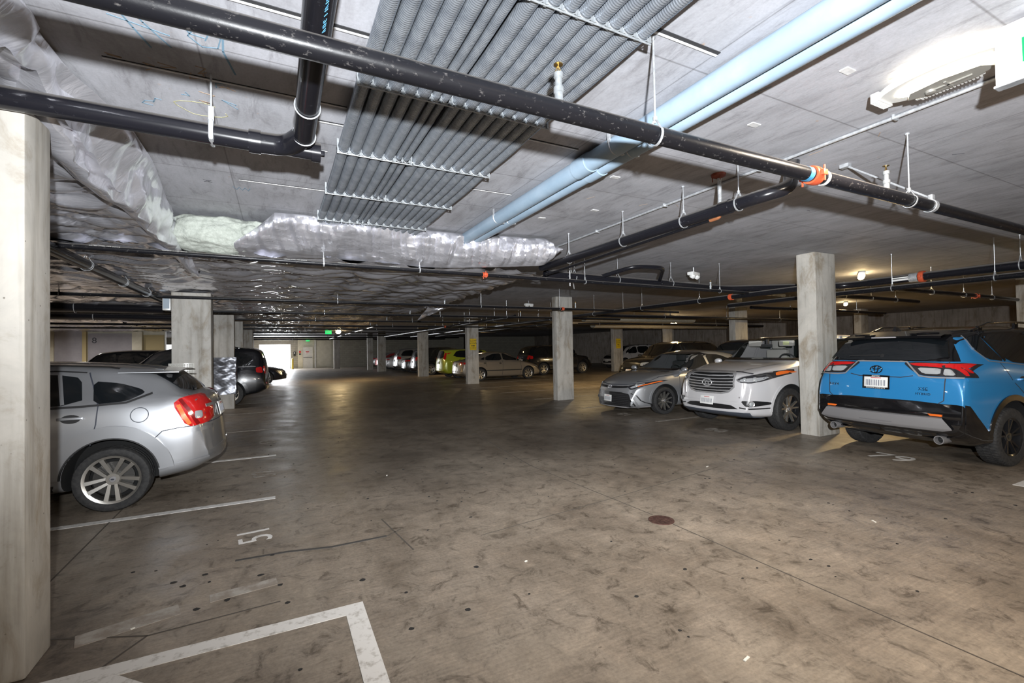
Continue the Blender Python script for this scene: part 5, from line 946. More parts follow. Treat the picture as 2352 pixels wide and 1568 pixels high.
bowed('lower_bumper', [(.815, -2.285, .84), (.80, -2.30, .845), (.70, -2.325, .85), (.64, -2.335, .85), (.62, -2.33, .85)], P_GLOSSK); sk = bowed('skid_plate', [(.640, -2.34, .69), (.628, -2.365, .70), (.515, -2.375, .785), (.50, -2.37, .785), (.475, -2.35, .70), (.468, -2.33, .69)], DSATIN, thick=.05)
bowed('skid_recess', [(.535, -2.379, .20), (.48, -2.360, .19)], plain('skid_recess_grey', (.16, .155, .16), .5), thick=.004).parent = sk
c.patch('under_bumper', [(-.80, .475), (.80, .475), (.76, .36), (-.76, .36)], 'B', CLAD, .0, .05, 0)
for sg in (1, -1): c.strip('tailgate_seam', [(sg * .70, 1.30), (sg * .70, 1.12), (sg * .69, .84), (sg * .64, .80)], 'B', INKB, .010, .003)
pl, M = c.plate('B', .03, 1.025, bars=True); m = MB()
for (x, y, a, b_) in ((0, .079, .34, .026), (0, -.079, .34, .026), (-.160, 0, .02, .17), (.160, 0, .02, .17)): m.box((x, y, .004), (a, b_, .012), M=M, bev=.004)
fr_ = m.build('plate_frame', P_GLOSSK, c.root, 30); text_mesh('SEATTLE', .026, INKW, 'frame_lettering', fr_, M @ Matrix.Translation((0, .079, .0104)), .0006); text_mesh('TOYOTA LAKE CITY', .027, INKW, 'frame_lettering', fr_, M @ Matrix.Translation((0, -.079, .0104)), .0006)
EM = c.local(.045, 1.19, 'B', .008); m = MB()
for (a, b_, y) in ((.074, .050, 0), (.050, .022, .026), (.024, .046, .003)): m.tube([(a * math.cos(t), y + b_ * math.sin(t), 0) for t in [i * PI / 20 for i in range(40)]], .0065, 8, closed=True, M=EM)
m.build('emblem', P_GLOSSK, c.root); text_mesh('XSE', .055, P_GLOSSK, 'badge_lettering', c.root, c.local(-.49, .965, 'B', .004), .003, spacing=1.15); text_mesh('HYBRID', .040, P_GLOSSK, 'badge_lettering', c.root, c.local(-.49, .905, 'B', .004), .003, spacing=1.15); text_mesh('RAV4', .05, P_GLOSSK, 'badge_lettering', c.root, c.local(.62, .965, 'B', .004), .003, spacing=1.3)
p0, _ = c.at(.44, 1.36, 'B', .02); p1, _ = c.at(.02, 1.375, 'B', .022); m = MB(); m.tube([p0, p1], [.008, .013], 8); m.lathe([(0, 0), (.03, 0), (.025, .02), (0, .022)], 14, 'Z', M=c.local(.0, 1.37, 'B', .0)); m.build('rear_wiper', CLAD, c.root)
p0, _ = c.at(-1.62, .12, 'T'); m = MB(); m.add([(p0.x + x, p0.y + y, p0.z + z) for x, y, z in ((-.09, .03, 0), (-.09, -.03, 0), (.11, -.022, 0), (.11, .022, 0), (-.07, .008, .065), (-.07, -.008, .065), (-.02, 0, .06), (.06, 0, .022))], [(0, 1, 5, 4), (1, 2, 7, 6), (1, 6, 5), (3, 0, 4), (3, 4, 6), (3, 6, 7), (2, 3, 7), (4, 5, 6)]); m.build('roof_antenna', P_GLOSSK, c.root, 30)
c.rails(-1.45, .55, .61, .075); c.handle(-1.02, 1.06, P_BLUE); c.handle(-.1, 1.04, P_BLUE); c.mirror(.92, 1.13, P_GLOSSK)
c.patch('windscreen', SUV['ws'], 'F', GLASS, .005); c.wheels(((5, .20, .030, .026), 'black'))
m = MB(); m.tube([(-1.30, -.7, .30), (-1.30, .7, .30)], .045, 12); m.tube([(-1.9, -.5, .30), (-1.45, .45, .28)], .02, 8); m.build('rear_axle', CLAD, c.root)
# ------------------------------------------------------------------ white car with the broad slatted grille
WHITE = dict(SUV, x=(-2.5, 2.48), W=.98, R=.385, rim=.66, tw=.24, axles=(1.50, -1.40), hero=True, paint=P_WHITE, gap=.055, archz=.015, zm=.76,
    top=[(-2.5, .6), (-2.42, 1.1), (-2.2, 1.5), (-1.8, 1.68), (-.6, 1.745), (.1, 1.73), (.5, 1.665), (.85, 1.46), (1.22, 1.245), (1.7, 1.19), (2.2, 1.095), (2.40, 1.03), (2.46, .92), (2.48, .55)],
    bot=[(-2.5, .42), (-2.2, .3), (-1.3, .24), (1.3, .23), (2.1, .25), (2.35, .27), (2.48, .33)], belt=[(-2.5, .58), (-2.38, 1.0), (-1.8, 1.14), (-.5, 1.14), (1.1, 1.14), (1.7, 1.09), (2.2, .99), (2.4, .90), (2.48, .53)],
    plan=[(-2.5, .88), (-2.2, .97), (-1.7, 1.), (1.45, 1.), (1.8, .985), (2.1, .94), (2.33, .86), (2.48, .76)], wb=[(-2.5, .86), (0, .88), (1.6, .885), (2.2, .87), (2.48, .86)], wt=[(-2, .66), (.5, .67)], bow=(.20, .12),
    ws=[(-.80, 1.265), (.80, 1.265), (.635, 1.665), (-.635, 1.665)])
c = Car(WHITE, (9.70, 6.13), PI, 'pearl white car with broad chrome slatted grille, nose out beside the concrete column', 'family_car', fine=1.5)
c.open_window(WHITE['ws'], 'F'); c.patch('windscreen', WHITE['ws'], 'F', CLEARG, .006, .006)
wb_ = WHITE['ws']; c.strip('windscreen_border', wb_ + [wb_[0]], 'F', P_GLOSSK, .05, .008)
for a in 'LR':
    for w_ in ([(1.05, 1.17), (.32, 1.58), (.0, 1.64), (.0, 1.16)], [(-.08, 1.16), (-.08, 1.645), (-.98, 1.64), (-1.0, 1.17)], [(-1.08, 1.17), (-1.08, 1.63), (-1.85, 1.52), (-1.7, 1.24)]): c.patch('side_window', w_, a, GLASS, .005)
    c.strip('door_seam', [(1.02, 1.12), (1.08, .75), (.98, .4)], a, INKB, .010, .002); c.strip('door_seam', [(-.04, 1.14), (-.04, .4)], a, INKB, .010, .002); c.strip('window_trim', [(1.08, 1.15), (0, 1.14), (-1.7, 1.2)], a, CHROME, .015, .008); c.strip('arch_flare', arc(1.50, .40, .462, 184, -4), a, P_WHITE, .045, .010, .02, res=.03); c.patch('sill_cladding', [(-.86, .24), (1.02, .24), (1.02, .34), (-.86, .34)], a, CLAD, .008)
GR = [(-.50, 1.0), (-.44, 1.045), (.44, 1.045), (.50, 1.0), (.51, .80), (.42, .715), (.28, .68), (-.28, .68), (-.42, .715), (-.51, .80)]
g = c.patch('grille', GR, 'F', GRILLEK, .004, .01, 1); c.strip('grille_surround', GR + [GR[0]], 'F', CHROME, .030, .020)
for k in range(6): z = .735 + .052 * k; hwid = .49 - (.07 if k == 0 else .0) - (.02 if k == 5 else 0); c.strip('grille_bar', [(-hwid, z + .004), (-hwid * .5, z - .006), (0, z - .008), (hwid * .5, z - .006), (hwid, z + .004)], 'F', CHROME, .018, .024, .02, parent=g)
EM = c.local(0, .865, 'F', .045); m = MB(); m.tube([(.10 * math.cos(t), .062 * math.sin(t), 0) for t in [PI * .5 + .0 + i * PI / 20 for i in range(40)]], .010, 10, closed=True, M=EM); m.tube([(-.05, -.050, .002), (-.012, .03, .004), (-.004, .034, .004)], [.011, .006, .004], 8, M=EM); m.tube([(.05, -.050, .002), (.012, .03, .004), (.004, .034, .004)], [.011, .006, .004], 8, M=EM); m.build('emblem', CHROME, c.root)
c.strip('bonnet_seam', [(-.70, 1.035), (-.52, 1.065), (-.2, 1.072), (.2, 1.072), (.52, 1.065), (.70, 1.035)], 'F', INKB, .012, .004)
for sg in (1, -1):
    q = lambda l: [(sg * y, z) for y, z in l]
    h_ = c.patch('headlight', q([(.535, .935), (.60, .985), (.72, 1.028), (.84, 1.07), (.925, 1.105), (.935, 1.06), (.905, .98), (.84, .905), (.74, .87), (.60, .885)]), 'F', DLENS, .010, .03, res=.022); c.strip('lamp_chrome', q([(.60, .892), (.55, .935), (.61, .975), (.72, 1.015), (.84, 1.055)]), 'F', CHROME, .014, .017, parent=h_); c.patch('lamp_amber', q([(.86, 1.055), (.918, 1.088), (.925, 1.05), (.885, .99)]), 'F', ORL, .016, parent=h_, res=.02); c.patch('lamp_glass', q([(.60, .905), (.74, .89), (.83, .92), (.86, .98), (.72, .965), (.60, .94)]), 'F', plain('lamp_inner_chrome', (.55, .56, .58), .15, .4, 1), .014, parent=h_, res=.022)
    for (y, z, r) in ((.655, .93, .030), (.765, .935, .040)): MM = c.local(sg * y, z, 'F', .012); m = MB(); m.lathe([(0, .012), (r * .5, .010), (r * .8, .004), (r, 0), (r, -.01)], 24, 'Z', M=MM); m.build('lamp_lens', CLEARL, h_); m = MB(); m.lathe([(r, .002), (r * 1.12, .004), (r * 1.16, 0)], 24, 'Z', M=MM); m.build('lamp_ring', CHROME, h_)
    fg = c.patch('fog_recess', q([(.62, .56), (.80, .57), (.90, .545), (.91, .50), (.76, .455), (.70, .47)]), 'F', GRILLEK, .004, res=.03); MM = c.local(sg * .765, .512, 'F', .010); m = MB(); m.lathe([(0, .01), (.03, .006), (.038, 0)], 20, 'Z', M=MM); m.build('fog_lamp', CLEARL, fg); m = MB(); m.lathe([(.038, .006), (.052, .012), (.056, 0)], 20, 'Z', M=MM); m.build('fog_ring', CHROME, fg)
    c.strip('bumper_vent', q([(.60, .44), (.74, .425), (.90, .435)]), 'F', GRILLEK, .022, .004); c.strip('bonnet_crease', q([(.50, 1.08), (.62, 1.13), (.74, 1.20)]), 'F', P_WHITE, .03, .008)
    MM = c.local(sg * .60, .62, 'F', .003); m = MB(); m.lathe([(0, .003), (.013, .003), (.014, 0)], 16, 'Z', M=MM); m.build('parking_sensor', SATIN, c.root)
c.patch('lower_intake', [(-.44, .485), (.44, .485), (.60, .40), (-.60, .40)], 'F', GRILLEK, .004); c.strip('intake_lip', [(-.62, .385), (0, .385), (.62, .385)], 'F', P_WHITE, .03, .018); c.patch('chin_spoiler', [(-.74, .355), (.74, .355), (.735, .255), (-.735, .255)], 'F', plain('blue_grey_plastic', (.07, .08, .10), .45), .020, .03, 0); c.plate('F', -.02, .535)
def seat(car, x, y, mat, z=.62, rear=False):
    m = MB(); m.box((x + .05, y, z), (.52, .50, .16), bev=.05); m.box((x - .24, y, z + .36), (.16, .48, .66), bev=.06, M=None); o = m.build('seat', mat, car.root, 50); m = MB(); m.box((x - .27, y, z + .80), (.11, .29, .22), bev=.05); m.tube([(x - .26, y - .06, z + .60), (x - .27, y - .06, z + .75)], .007, 6); m.tube([(x - .26, y + .06, z + .60), (x - .27, y + .06, z + .75)], .007, 6); m.build('headrest', mat, o, 50)
def cabin(car, xd, zd, mat, zs=.62):
    m = MB(); m.box((xd, 0, zd - .12), (.55, 1.40, .24), bev=.08); m.box((xd - 1.6, 0, zd - .45), (2.6, 1.5, .06)); m.box((xd - 2.3, 0, zd), (.12, 1.36, .9), bev=.05); m.build('dashboard', CABIN, car.root, 50)
    for y in (.36, -.36): seat(car, xd - .95, y, mat, zs)
    m = MB(); MM = Matrix.Translation((xd - .42, .36, zd - .02)) @ Matrix.Rotation(math.radians(-65), 4, 'Y'); m.tube([(.18 * math.cos(t), .18 * math.sin(t), 0) for t in [i * PI / 14 for i in range(28)]], .014, 8, closed=True, M=MM); m.box((0, 0, 0), (.10, .34, .03), M=MM, bev=.01); m.build('steering_wheel', CABIN, car.root)
cabin(c, 1.0, 1.22, LEATHER, .76)
for y, rz in ((.34, .1), (-.34, .0)): m = MB(); m.box((.60, y, 1.575), (.03, .30, .12), bev=.03); m.build('sun_visor', LEATHER, c.root, 50)
m = MB(); m.box((.73, 0, 1.53), (.03, .24, .07), bev=.02); m.box((.70, 0, 1.6), (.05, .04, .12)); m.build('rear_view_mirror', CABIN, c.root, 40); m = MB(); m.box((.625, .34, 1.575), (.01, .12, .07)); m.build('visor_label', plain('pale_yellow_label', (.6, .65, .35), .5), c.root, 0); m = MB(); m.box((1.02, -.30, 1.26), (.12, .20, .02)); m.build('paper_pass', plain('yellow_paper', (.62, .68, .06), .5), c.root, 0)
c.mirror(.95, 1.15); c.rails(-1.6, .25, .66, .05, P_WHITE); c.handle(-.2, 1.02, CHROME); c.handle(-1.1, 1.03, CHROME); c.wheels(((5, .24, .040, .030), 'two')); c.patch('rear_window', [(-.66, 1.2), (.66, 1.2), (.55, 1.55), (-.55, 1.55)], 'B', GLASS, .005)
# ------------------------------------------------------------------ silver sedan next to it
SILV = dict(SEDAN, paint=P_SILVER, hero=True, W=.885, R=.315, rim=.70, gap=.05, archz=.015, top=[(-2.32, .52), (-2.30, .78), (-2.22, 1.0), (-1.75, 1.08), (-1.05, 1.38), (-.3, 1.455), (.28, 1.39), (.72, 1.17), (1.12, .985), (1.6, .93), (2.05, .80), (2.22, .70), (2.30, .60), (2.32, .42)],
    belt=[(-2.32, .5), (-2.25, .88), (-1.7, 1.0), (-.3, .96), (1.1, .90), (1.7, .84), (2.05, .74), (2.24, .60), (2.32, .40)], plan=[(-2.32, .86), (-2.1, .95), (-1.6, 1.), (1.45, 1.), (1.8, .97), (2.1, .90), (2.32, .74)], bot=[(-2.32, .36), (-2.1, .25), (-1.3, .18), (1.3, .16), (2.1, .15), (2.32, .17)], bow=(.26, .14))
c = Car(SILV, (9.33, 8.66), PI - .055, 'silver sedan with wide black lower grille, nose out beyond the white car', 'sedan_car', fine=1.5)
c.open_window(SILV['ws'], 'F'); c.patch('windscreen', SILV['ws'], 'F', CLEARG, .006, .006); w_ = SILV['ws']; c.strip('windscreen_border', w_ + [w_[0]], 'F', P_GLOSSK, .045, .008); cabin(c, .95, .97, CABIN, .48)
for a in 'LR':
    for q_ in SILV['wins']: c.patch('side_window', q_, a, GLASS, .005)
    for q_ in SILV['seams']: c.strip('door_seam', q_, a, INKB, .009, .002)
    c.strip('window_trim', [(.98, .97), (0, .975), (-1.1, 1.01)], a, SATIN, .013, .007); c.strip('arch_flare', arc(1.40, .33, .395, 184, -4), a, P_SILVER, .04, .010, .02, res=.03); c.strip('sill_line', [(.95, .26), (-.85, .28)], a, CLAD, .04, .006); c.strip('wing_seam', [(1.1, .90), (1.5, .86), (1.75, .78), (1.98, .76)], a, INKB, .008, .002)
GR = [(-.55, .515), (.55, .515), (.66, .30), (.68, .215), (.62, .185), (-.62, .185), (-.68, .215), (-.66, .30)]
g = c.patch('grille', GR, 'F', GRILLEK, .004, .01, 1); c.strip('grille_surround', [(-.56, .53), (-.68, .30), (-.70, .20), (-.62, .165), (0, .155), (.62, .165), (.70, .20), (.68, .30), (.56, .53)], 'F', P_SILVER, .028, .018)
for k in range(7): c.strip('grille_mesh', [(-.58, .22 + .04 * k), (.58, .22 + .04 * k)], 'F', plain('mesh_grey', (.03, .03, .032), .4), .010, .007, parent=g)
c.patch('upper_grille', [(-.50, .665), (-.15, .645), (.15, .645), (.50, .665), (.52, .62), (.2, .60), (-.2, .60), (-.52, .62)], 'F', GRILLEK, .006); c.strip('bonnet_seam', [(-.62, .72), (-.45, .69), (0, .675), (.45, .69), (.62, .72)], 'F', INKB, .010, .004)
EM = c.local(0, .625, 'F', .014); m = MB()
for (a, b_, y) in ((.060, .040, 0), (.040, .018, .020), (.019, .037, .002)): m.tube([(a * math.cos(t), y + b_ * math.sin(t), 0) for t in [i * PI / 16 for i in range(32)]], .005, 8, closed=True, M=EM)
m.build('emblem', CHROME, c.root); c.plate('F', -.04, .36)
for sg in (1, -1):
    q = lambda l: [(sg * y, z) for y, z in l]
    h_ = c.patch('headlight', q([(.50, .655), (.60, .695), (.74, .745), (.86, .79), (.83, .715), (.74, .64), (.60, .575), (.56, .60)]), 'F', DLENS, .008, .03, res=.025); c.strip('lamp_amber', q([(.69, .645), (.78, .70), (.84, .762)]), 'F', ORL, .018, .014, parent=h_, res=.02); c.patch('lamp_glass', q([(.56, .625), (.68, .70), (.76, .735), (.72, .675), (.62, .61)]), 'F', plain('lamp_inner_chrome', (.55, .56, .58), .15, .4, 1), .013, parent=h_, res=.02); MM = c.local(sg * .655, .672, 'F', .012); m = MB(); m.lathe([(0, .012), (.022, .009), (.034, .0), (.034, -.01)], 20, 'Z', M=MM); m.build('lamp_lens', CLEARL, h_); c.strip('lamp_chrome', q([(.22, .65), (.40, .655), (.52, .665)]), 'F', SATIN, .012, .012, parent=h_)
    c.strip('bumper_vent', q([(.60, .50), (.70, .45), (.74, .34), (.81, .255), (.84, .20)]), 'F', GRILLEK, .014, .005); c.strip('chin_edge', q([(0, .185), (.60, .187), (.80, .215)]), 'F', SATIN, .02, .016)
c.mirror(.85, .95); c.handle(-.15, .87); c.handle(-1.05, .89); c.patch('rear_window', SILV['rw'], 'B', GLASS, .005); c.wheels(((10, 0, .018, .036), 'two'))
# ------------------------------------------------------------------ cars deeper in the garage
def far_car(base, pnt, loc, rz, label, name, **kw):
    sp = dict(base, paint=pnt, **kw); q = Car(sp, loc, rz, label, name, fine=.8, lower=None); q.std(name); return q
BLK = dict(SUV, wt=[(-2.2, .70), (.3, .67)], top=[(-2.35, .58), (-2.335, .9), (-2.31, 1.15), (-2.14, 1.66), (-1.85, 1.745), (-.4, 1.77), (.4, 1.70), (1.18, 1.18), (2.05, 1.04), (2.28, .92), (2.35, .6)], ws_style=((5, .24, .045, .05), 'alloy')); NOR = dict(SUV); NOR.pop('rail')
bk = far_car(BLK, P_BLACK, (-2.62, 16.95), PI, 'black four-wheel-drive car with red tail lamp, backed to the aisle behind the foil wrapped column', 'off_road_car')
bk.both('window_trim', [(1.0, 1.13), (-2.0, 1.155), (-2.0, 1.175), (1.0, 1.15)], CHROME, off=.008, rnd=0); bk.strip('arch_flare', arc(-1.33, .38, .45, 180, 0), 'L', P_BLACK, .09, .03, .03); [bk.patch('reflector', [(sg * .55, .62), (sg * .70, .62), (sg * .70, .67), (sg * .55, .67)], 'B', REDL, .012) for sg in (1, -1)]
far_car(SEDAN, P_BLACK, (-3.85, 9.1), 0, 'black sedan roof just visible over the silver hatchback beside the pale column', 'sedan_car')
far_car(NOR, P_BLACK, (-4.95, 21.0), PI, 'long black car roof seen over the silver hatchback, before the grey storage door', 'family_car')
far_car(SEDAN, P_NAVY, (-1.95, 27.0), 0, 'dark sedan nose standing against the bright entrance', 'sedan_car')
far_car(SEDAN, P_GOLD, (10.22, 22.0), 0, 'champagne sedan, tail to the aisle, behind the yellow sign column', 'sedan_car', ws_style=((7, .1, .03, .05), 'alloy'))
far_car(dict(NOR, x=(-2.1, 2.1), axles=(1.3, -1.2), W=.9, R=.32, top=[(-2.1, .55), (-2.08, .9), (-2.02, 1.2), (-1.85, 1.58), (-1.5, 1.61), (-.3, 1.62), (.5, 1.55), (1.15, 1.08), (1.85, .98), (2.05, .85), (2.1, .55)], belt=[(-2.1, .5), (-2.0, 1.0), (-.3, 1.02), (1.1, .98), (1.8, .9), (2.1, .5)], plan=[(-2.1, .9), (-1.9, .97), (1.4, 1), (2.1, .87)], bot=[(-2.1, .4), (-1.8, .25), (1.8, .24), (2.1, .34)], wins=[[(.95, 1.06), (.3, 1.5), (0, 1.53), (0, 1.06)], [(-.08, 1.06), (-.08, 1.54), (-1.2, 1.53), (-1.5, 1.2)]], rw=[(-.62, 1.1), (.62, 1.1), (.52, 1.52), (-.52, 1.52)], tl=[(.62, 1.02), (.75, 1.0), (.69, 1.42), (.61, 1.42)], tls=[(-1.98, 1.05), (-1.88, 1.06), (-1.80, 1.4), (-1.86, 1.42)]), P_LIME, (10.1, 25.1), 0, 'lime green compact car seen from behind, past the champagne sedan', 'compact_car')
far_car(SUV, P_BLACK, (15.2, 24.25), 0, 'black four-wheel-drive car, nose pointing away, behind the champagne sedan', 'off_road_car', ws_style=((5, .24, .05, .05), 'alloy'))
for (base, pm, y, lab, nm) in ((SUV, P_BLACK, 29.3, 'black four-wheel-drive car, first in the row behind the grey column past the lime car', 'off_road_car'), (SEDAN, P_GREY, 31.9, 'graphite sedan between the black and the silver cars in the far row', 'sedan_car'), (NOR, P_SILVER2, 34.4, 'pewter family car at the end of the far row before the thin column', 'family_car'),
        (SEDAN, P_WHITE, 38.4, 'pale sedan tail beside the red car in the far row', 'sedan_car'), (SEDAN, P_RED, 41.9, 'red sedan tail near the block wall', 'sedan_car'), (SEDAN, P_SILVER, 44.6, 'silver sedan tail behind the red sedan, last before the block wall', 'sedan_car')):
    far_car(base, pm, (9.95, y), 0, lab, nm)
far_car(VAN, P_WHITE, (24.4, 27.6), PI, 'white minivan between the columns near the far wall', 'minivan_car')
far_car(SUV, P_BLACK, (18.9, 31.2), PI, 'dark car with roof rails beyond the black four-wheel-drive car', 'off_road_car', top=[(p[0], p[1] * .95) for p in SUV['top']])
far_car(SUV, P_NAVY, (15.2, 10.1), 0, 'dark family car roof showing over the silver sedan', 'family_car'); far_car(NOR, P_BLACK, (15.4, 7.7), 0, 'black car roof between the silver sedan and the white car', 'family_car')
far_car(SUV, P_BLACK, (15.0, 14.6), PI, 'black car roof with rails farther back over the silver sedan, by the far lamp', 'off_road_car'); far_car(SUV, P_WHITE, (15.3, 4.9), PI, 'pale car roof glimpsed between the concrete column and the blue car', 'family_car')
# ================================================================== lamps, signs and small fittings
GLOW = plain('lamp_glow_lens', (.9, .8, .6), .4, emit=((1, .74, .38), 45)); GLOWW = plain('bright_lamp_lens', (.9, .85, .75), .4, emit=((1, .90, .70), 26)); HOUS = plain('pale_lamp_housing', (.62, .62, .60), .4, .2)
t = thing('led_ceiling_lamp', (3.27, 1.16, 3.1), 'glaring oval ceiling lamp with cooling fins, beside the exit sign', 'lamp')
m = MB(); el = [(.15 * math.cos(a), .30 * math.sin(a)) for a in [i * PI / 24 for i in range(48)]]; ei = [(.10 * math.cos(a), .22 * math.sin(a)) for a in [i * PI / 24 for i in range(48)]]
for z0, z1 in ((-.10, -.06),):
    v = [(x, y, z0) for x, y in el] + [(x, y, z1) for x, y in el] + [(x, y, z0) for x, y in ei] + [(x, y, z1) for x, y in ei]; n = 48
    m.add(v, [(i, (i + 1) % n, n + (i + 1) % n, n + i) for i in range(n)] + [(2 * n + i, 3 * n + i, 3 * n + (i + 1) % n, 2 * n + (i + 1) % n) for i in range(n)] + [(i, 2 * n + i, 2 * n + (i + 1) % n, (i + 1) % n) for i in range(n)] + [(n + i, n + (i + 1) % n, 3 * n + (i + 1) % n, 3 * n + i) for i in range(n)])
m.box((0, 0, -.03), (.13, .2, .06), bev=.01); m.box((0, .18, -.08), (.05, .2, .03)); m.box((0, -.18, -.08), (.05, .2, .03)); m.build('lamp_body', HOUS, t, 35)
m = MB(); m.prism([(x * .99, y * .99) for x, y in ei], -.105, -.098); ln = m.build('lamp_lens', GLOWW, t, 0)
m = MB(); m.prism([(-.015, -.15), (.06, -.19), (.105, -.10), (.105, .10), (.06, .19), (-.015, .15), (-.04, 0)], -.125, -.104); m.lathe([(0, -.14), (.022, -.138), (.026, -.125)], 20, 'Z', c=(.05, .08, 0)); m.box((.045, 0, -.128), (.012, .20, .008)); m.box((.045, 0, -.128), (.09, .012, .008)); m.build('centre_plate', plain('lamp_plate_grey', (.30, .29, .26), .4, .3), t, 30)
m = MB(); m.box((.135, .03, -.085), (.02, .30, .05)); [m.box((.148, -.10 + .016 * k, -.085), (.03, .007, .056)) for k in range(17)]; m.build('side_fins', HOUS, t, 0)
m = MB(); m.box((.0, .285, -.085), (.16, .02, .05)); [m.box((-.07 + .0117 * k, .300, -.085), (.005, .04, .056)) for k in range(13)]; m.build('end_fins', HOUS, t, 0)
t = thing('exit_sign', (3.185, .70, 2.80), 'white exit sign with green lettering hanging by the glaring lamp', 'exit sign')
m = MB(); m.box((0, 0, .14), (.05, .46, .28), bev=.008); m.build('sign_box', plain('sign_white', (.78, .78, .76), .4, emit=((1, 1, 1), .25)), t, 30); m = MB(); m.box((0, 0, .29), (.04, .10, .03)); m.build('mounting_canopy', HOUS, t, 0); m = MB(); m.box((0, 0, -.006), (.06, .47, .012), bev=.003); m.build('bottom_rail', GALV, t, 0)
GREENL = plain('green_sign_letters', (.0, .26, .09), .5); text_mesh('EXIT', .17, GREENL, 'sign_lettering', t, frame((-.027, -.035, .12), (0, -1, 0), (0, 0, 1)), .001, spacing=1.05)
def spot_lamp(loc, label, ang=0., sc=1.):
    t = thing('twin_ceiling_lamp', loc, label, 'lamp', None, ang); m = MB(); m.box((0, 0, -.02), (.36 * sc, .12, .04), bev=.008); m.box((0, 0, -.06), (.16 * sc, .08, .05), bev=.01); m.build('lamp_body', HOUS, t, 30)
    for x in (-.11 * sc, .11 * sc): m = MB(); m.lathe([(0, -.13), (.035, -.125), (.06, -.10), (.058, -.06), (.03, -.04), (0, -.04)], 18, 'Z', c=(x, 0, 0)); m.build('lamp_lens', GLOW, t, 40)
    return t
spot_lamp((11.5, 5.6, 3.1), 'glowing twin ceiling lamp between the concrete column and the red pipe coupling', .5, 1.5); spot_lamp((19.0, 9.8, 3.1), 'smaller glowing ceiling lamp farther back behind the blue car', .5, 1.6); sl_ = spot_lamp((17.9, 17.2, 2.80), 'yellow twin ceiling lamp on a stem by the wrapped ducts, above the dark parked cars', .2, 1.3); m = MB(); m.tube([(0, 0, -.01), (0, 0, .3)], .012, 8); m.build('stem', GALV, sl_)
t = thing('bulb_lamp', (2.95, 26.9, 3.1), 'single warm bulb lamp above the aisle by the green exit sign', 'lamp'); m = MB(); m.tube([(0, 0, 0), (0, 0, -.24)], .014, 8); m.lathe([(0, -.22), (.09, -.24), (.09, -.29), (.05, -.31), (0, -.31)], 18); m.build('lamp_base', HOUS, t); m = MB(); m.lathe([(0, -.54), (.09, -.52), (.14, -.43), (.09, -.33), (.04, -.31), (0, -.31)], 20); m.build('bulb', GLOW, t)
def emergency(loc, label, rz=0.):
    t = thing('emergency_light', loc, label, 'emergency light', 'white emergency lights', rz); m = MB(); m.box((0, 0, -.03), (.30, .13, .07), bev=.02); m.build('housing', WHITEP, t, 40)
    for x in (-.09, .09): m = MB(); m.lathe([(0, 0), (.055, 0), (.062, -.03), (.045, -.075), (0, -.08)], 18, 'Z', M=Matrix.Translation((x, -.04, -.05)) @ Matrix.Rotation(.6, 4, 'X')); m.build('lamp_head', WHITEP, t, 40)
    m = MB(); m.tube([(0, 0, 0), (0, 0, CZ - loc[2])], .012, 8); m.build('stem', GALV, t)
emergency((7.33, 6.5, 3.0), 'white twin-head emergency light above the loop of black pipes', .3); emergency((7.2, 13.0, 3.0), 'white twin-head emergency light beyond the second concrete column', .2); emergency((12.6, 9.5, 3.0), 'white twin-head emergency light between the column and the dark pipes', .3)
SIGNY = plain('yellow_sign_face', (.80, .55, .02), .45)
def slow_sign(x, y, z, label, wd=.33, h=.52):
    t = thing('speed_sign', (x, y, z), label, 'sign', 'yellow slow down signs'); r = .04; P = []
    for cx_, cz_, a0 in ((wd / 2 - r, h / 2 - r, 0), (-wd / 2 + r, h / 2 - r, 90), (-wd / 2 + r, -h / 2 + r, 180), (wd / 2 - r, -h / 2 + r, 270)): P += [(cx_ + r * math.cos(math.radians(a0 + k * 18)), cz_ + r * math.sin(math.radians(a0 + k * 18))) for k in range(6)]
    MM = frame((0, 0, 0), (1, 0, 0), (0, 0, 1)); m = MB(); m.prism(P, 0, .004, M=MM); pl = m.build('sign_plate', SIGNY, t, 0)
    m = MB(); Q = [(p[0] * .93, p[1] * .95) for p in P]; Q2 = [(p[0] * .90, p[1] * .925) for p in P]; n = len(P); m.add([(a, b_, .0048) for a, b_ in Q] + [(a, b_, .0048) for a, b_ in Q2], [(i, (i + 1) % n, n + (i + 1) % n, n + i) for i in range(n)], M=MM); m.build('sign_border', INKB, t, 0)
    for s_, zz, sz in (('SLOW', .165, .125), ('DOWN', .045, .115), ('5 MPH', -.17, .095)): text_mesh(s_, sz, INKB, 'sign_lettering', t, MM @ Matrix.Translation((0, zz, .0045)), .0008)
    m = MB(); m.prism([(-.10, -.05), (.03, -.05), (.03, -.025), (.10, -.065), (.03, -.105), (.03, -.08), (-.10, -.08)], .004, .0055, M=MM); m.build('sign_arrow', INKB, t, 0)
slow_sign(7.92, 19.597, 1.80, 'yellow slow down sign on the column beside the champagne sedan'); slow_sign(19.72, 23.697, 1.80, 'yellow slow down sign on the farther column, left of the white minivan', .40, .64)
bpy.data.objects['speed_sign.001']['label'] = 'yellow slow down sign on the farther column before the white minivan'
GREENG = plain('green_exit_glow', (.0, .35, .10), .5, emit=((.0, .75, .16), .9))
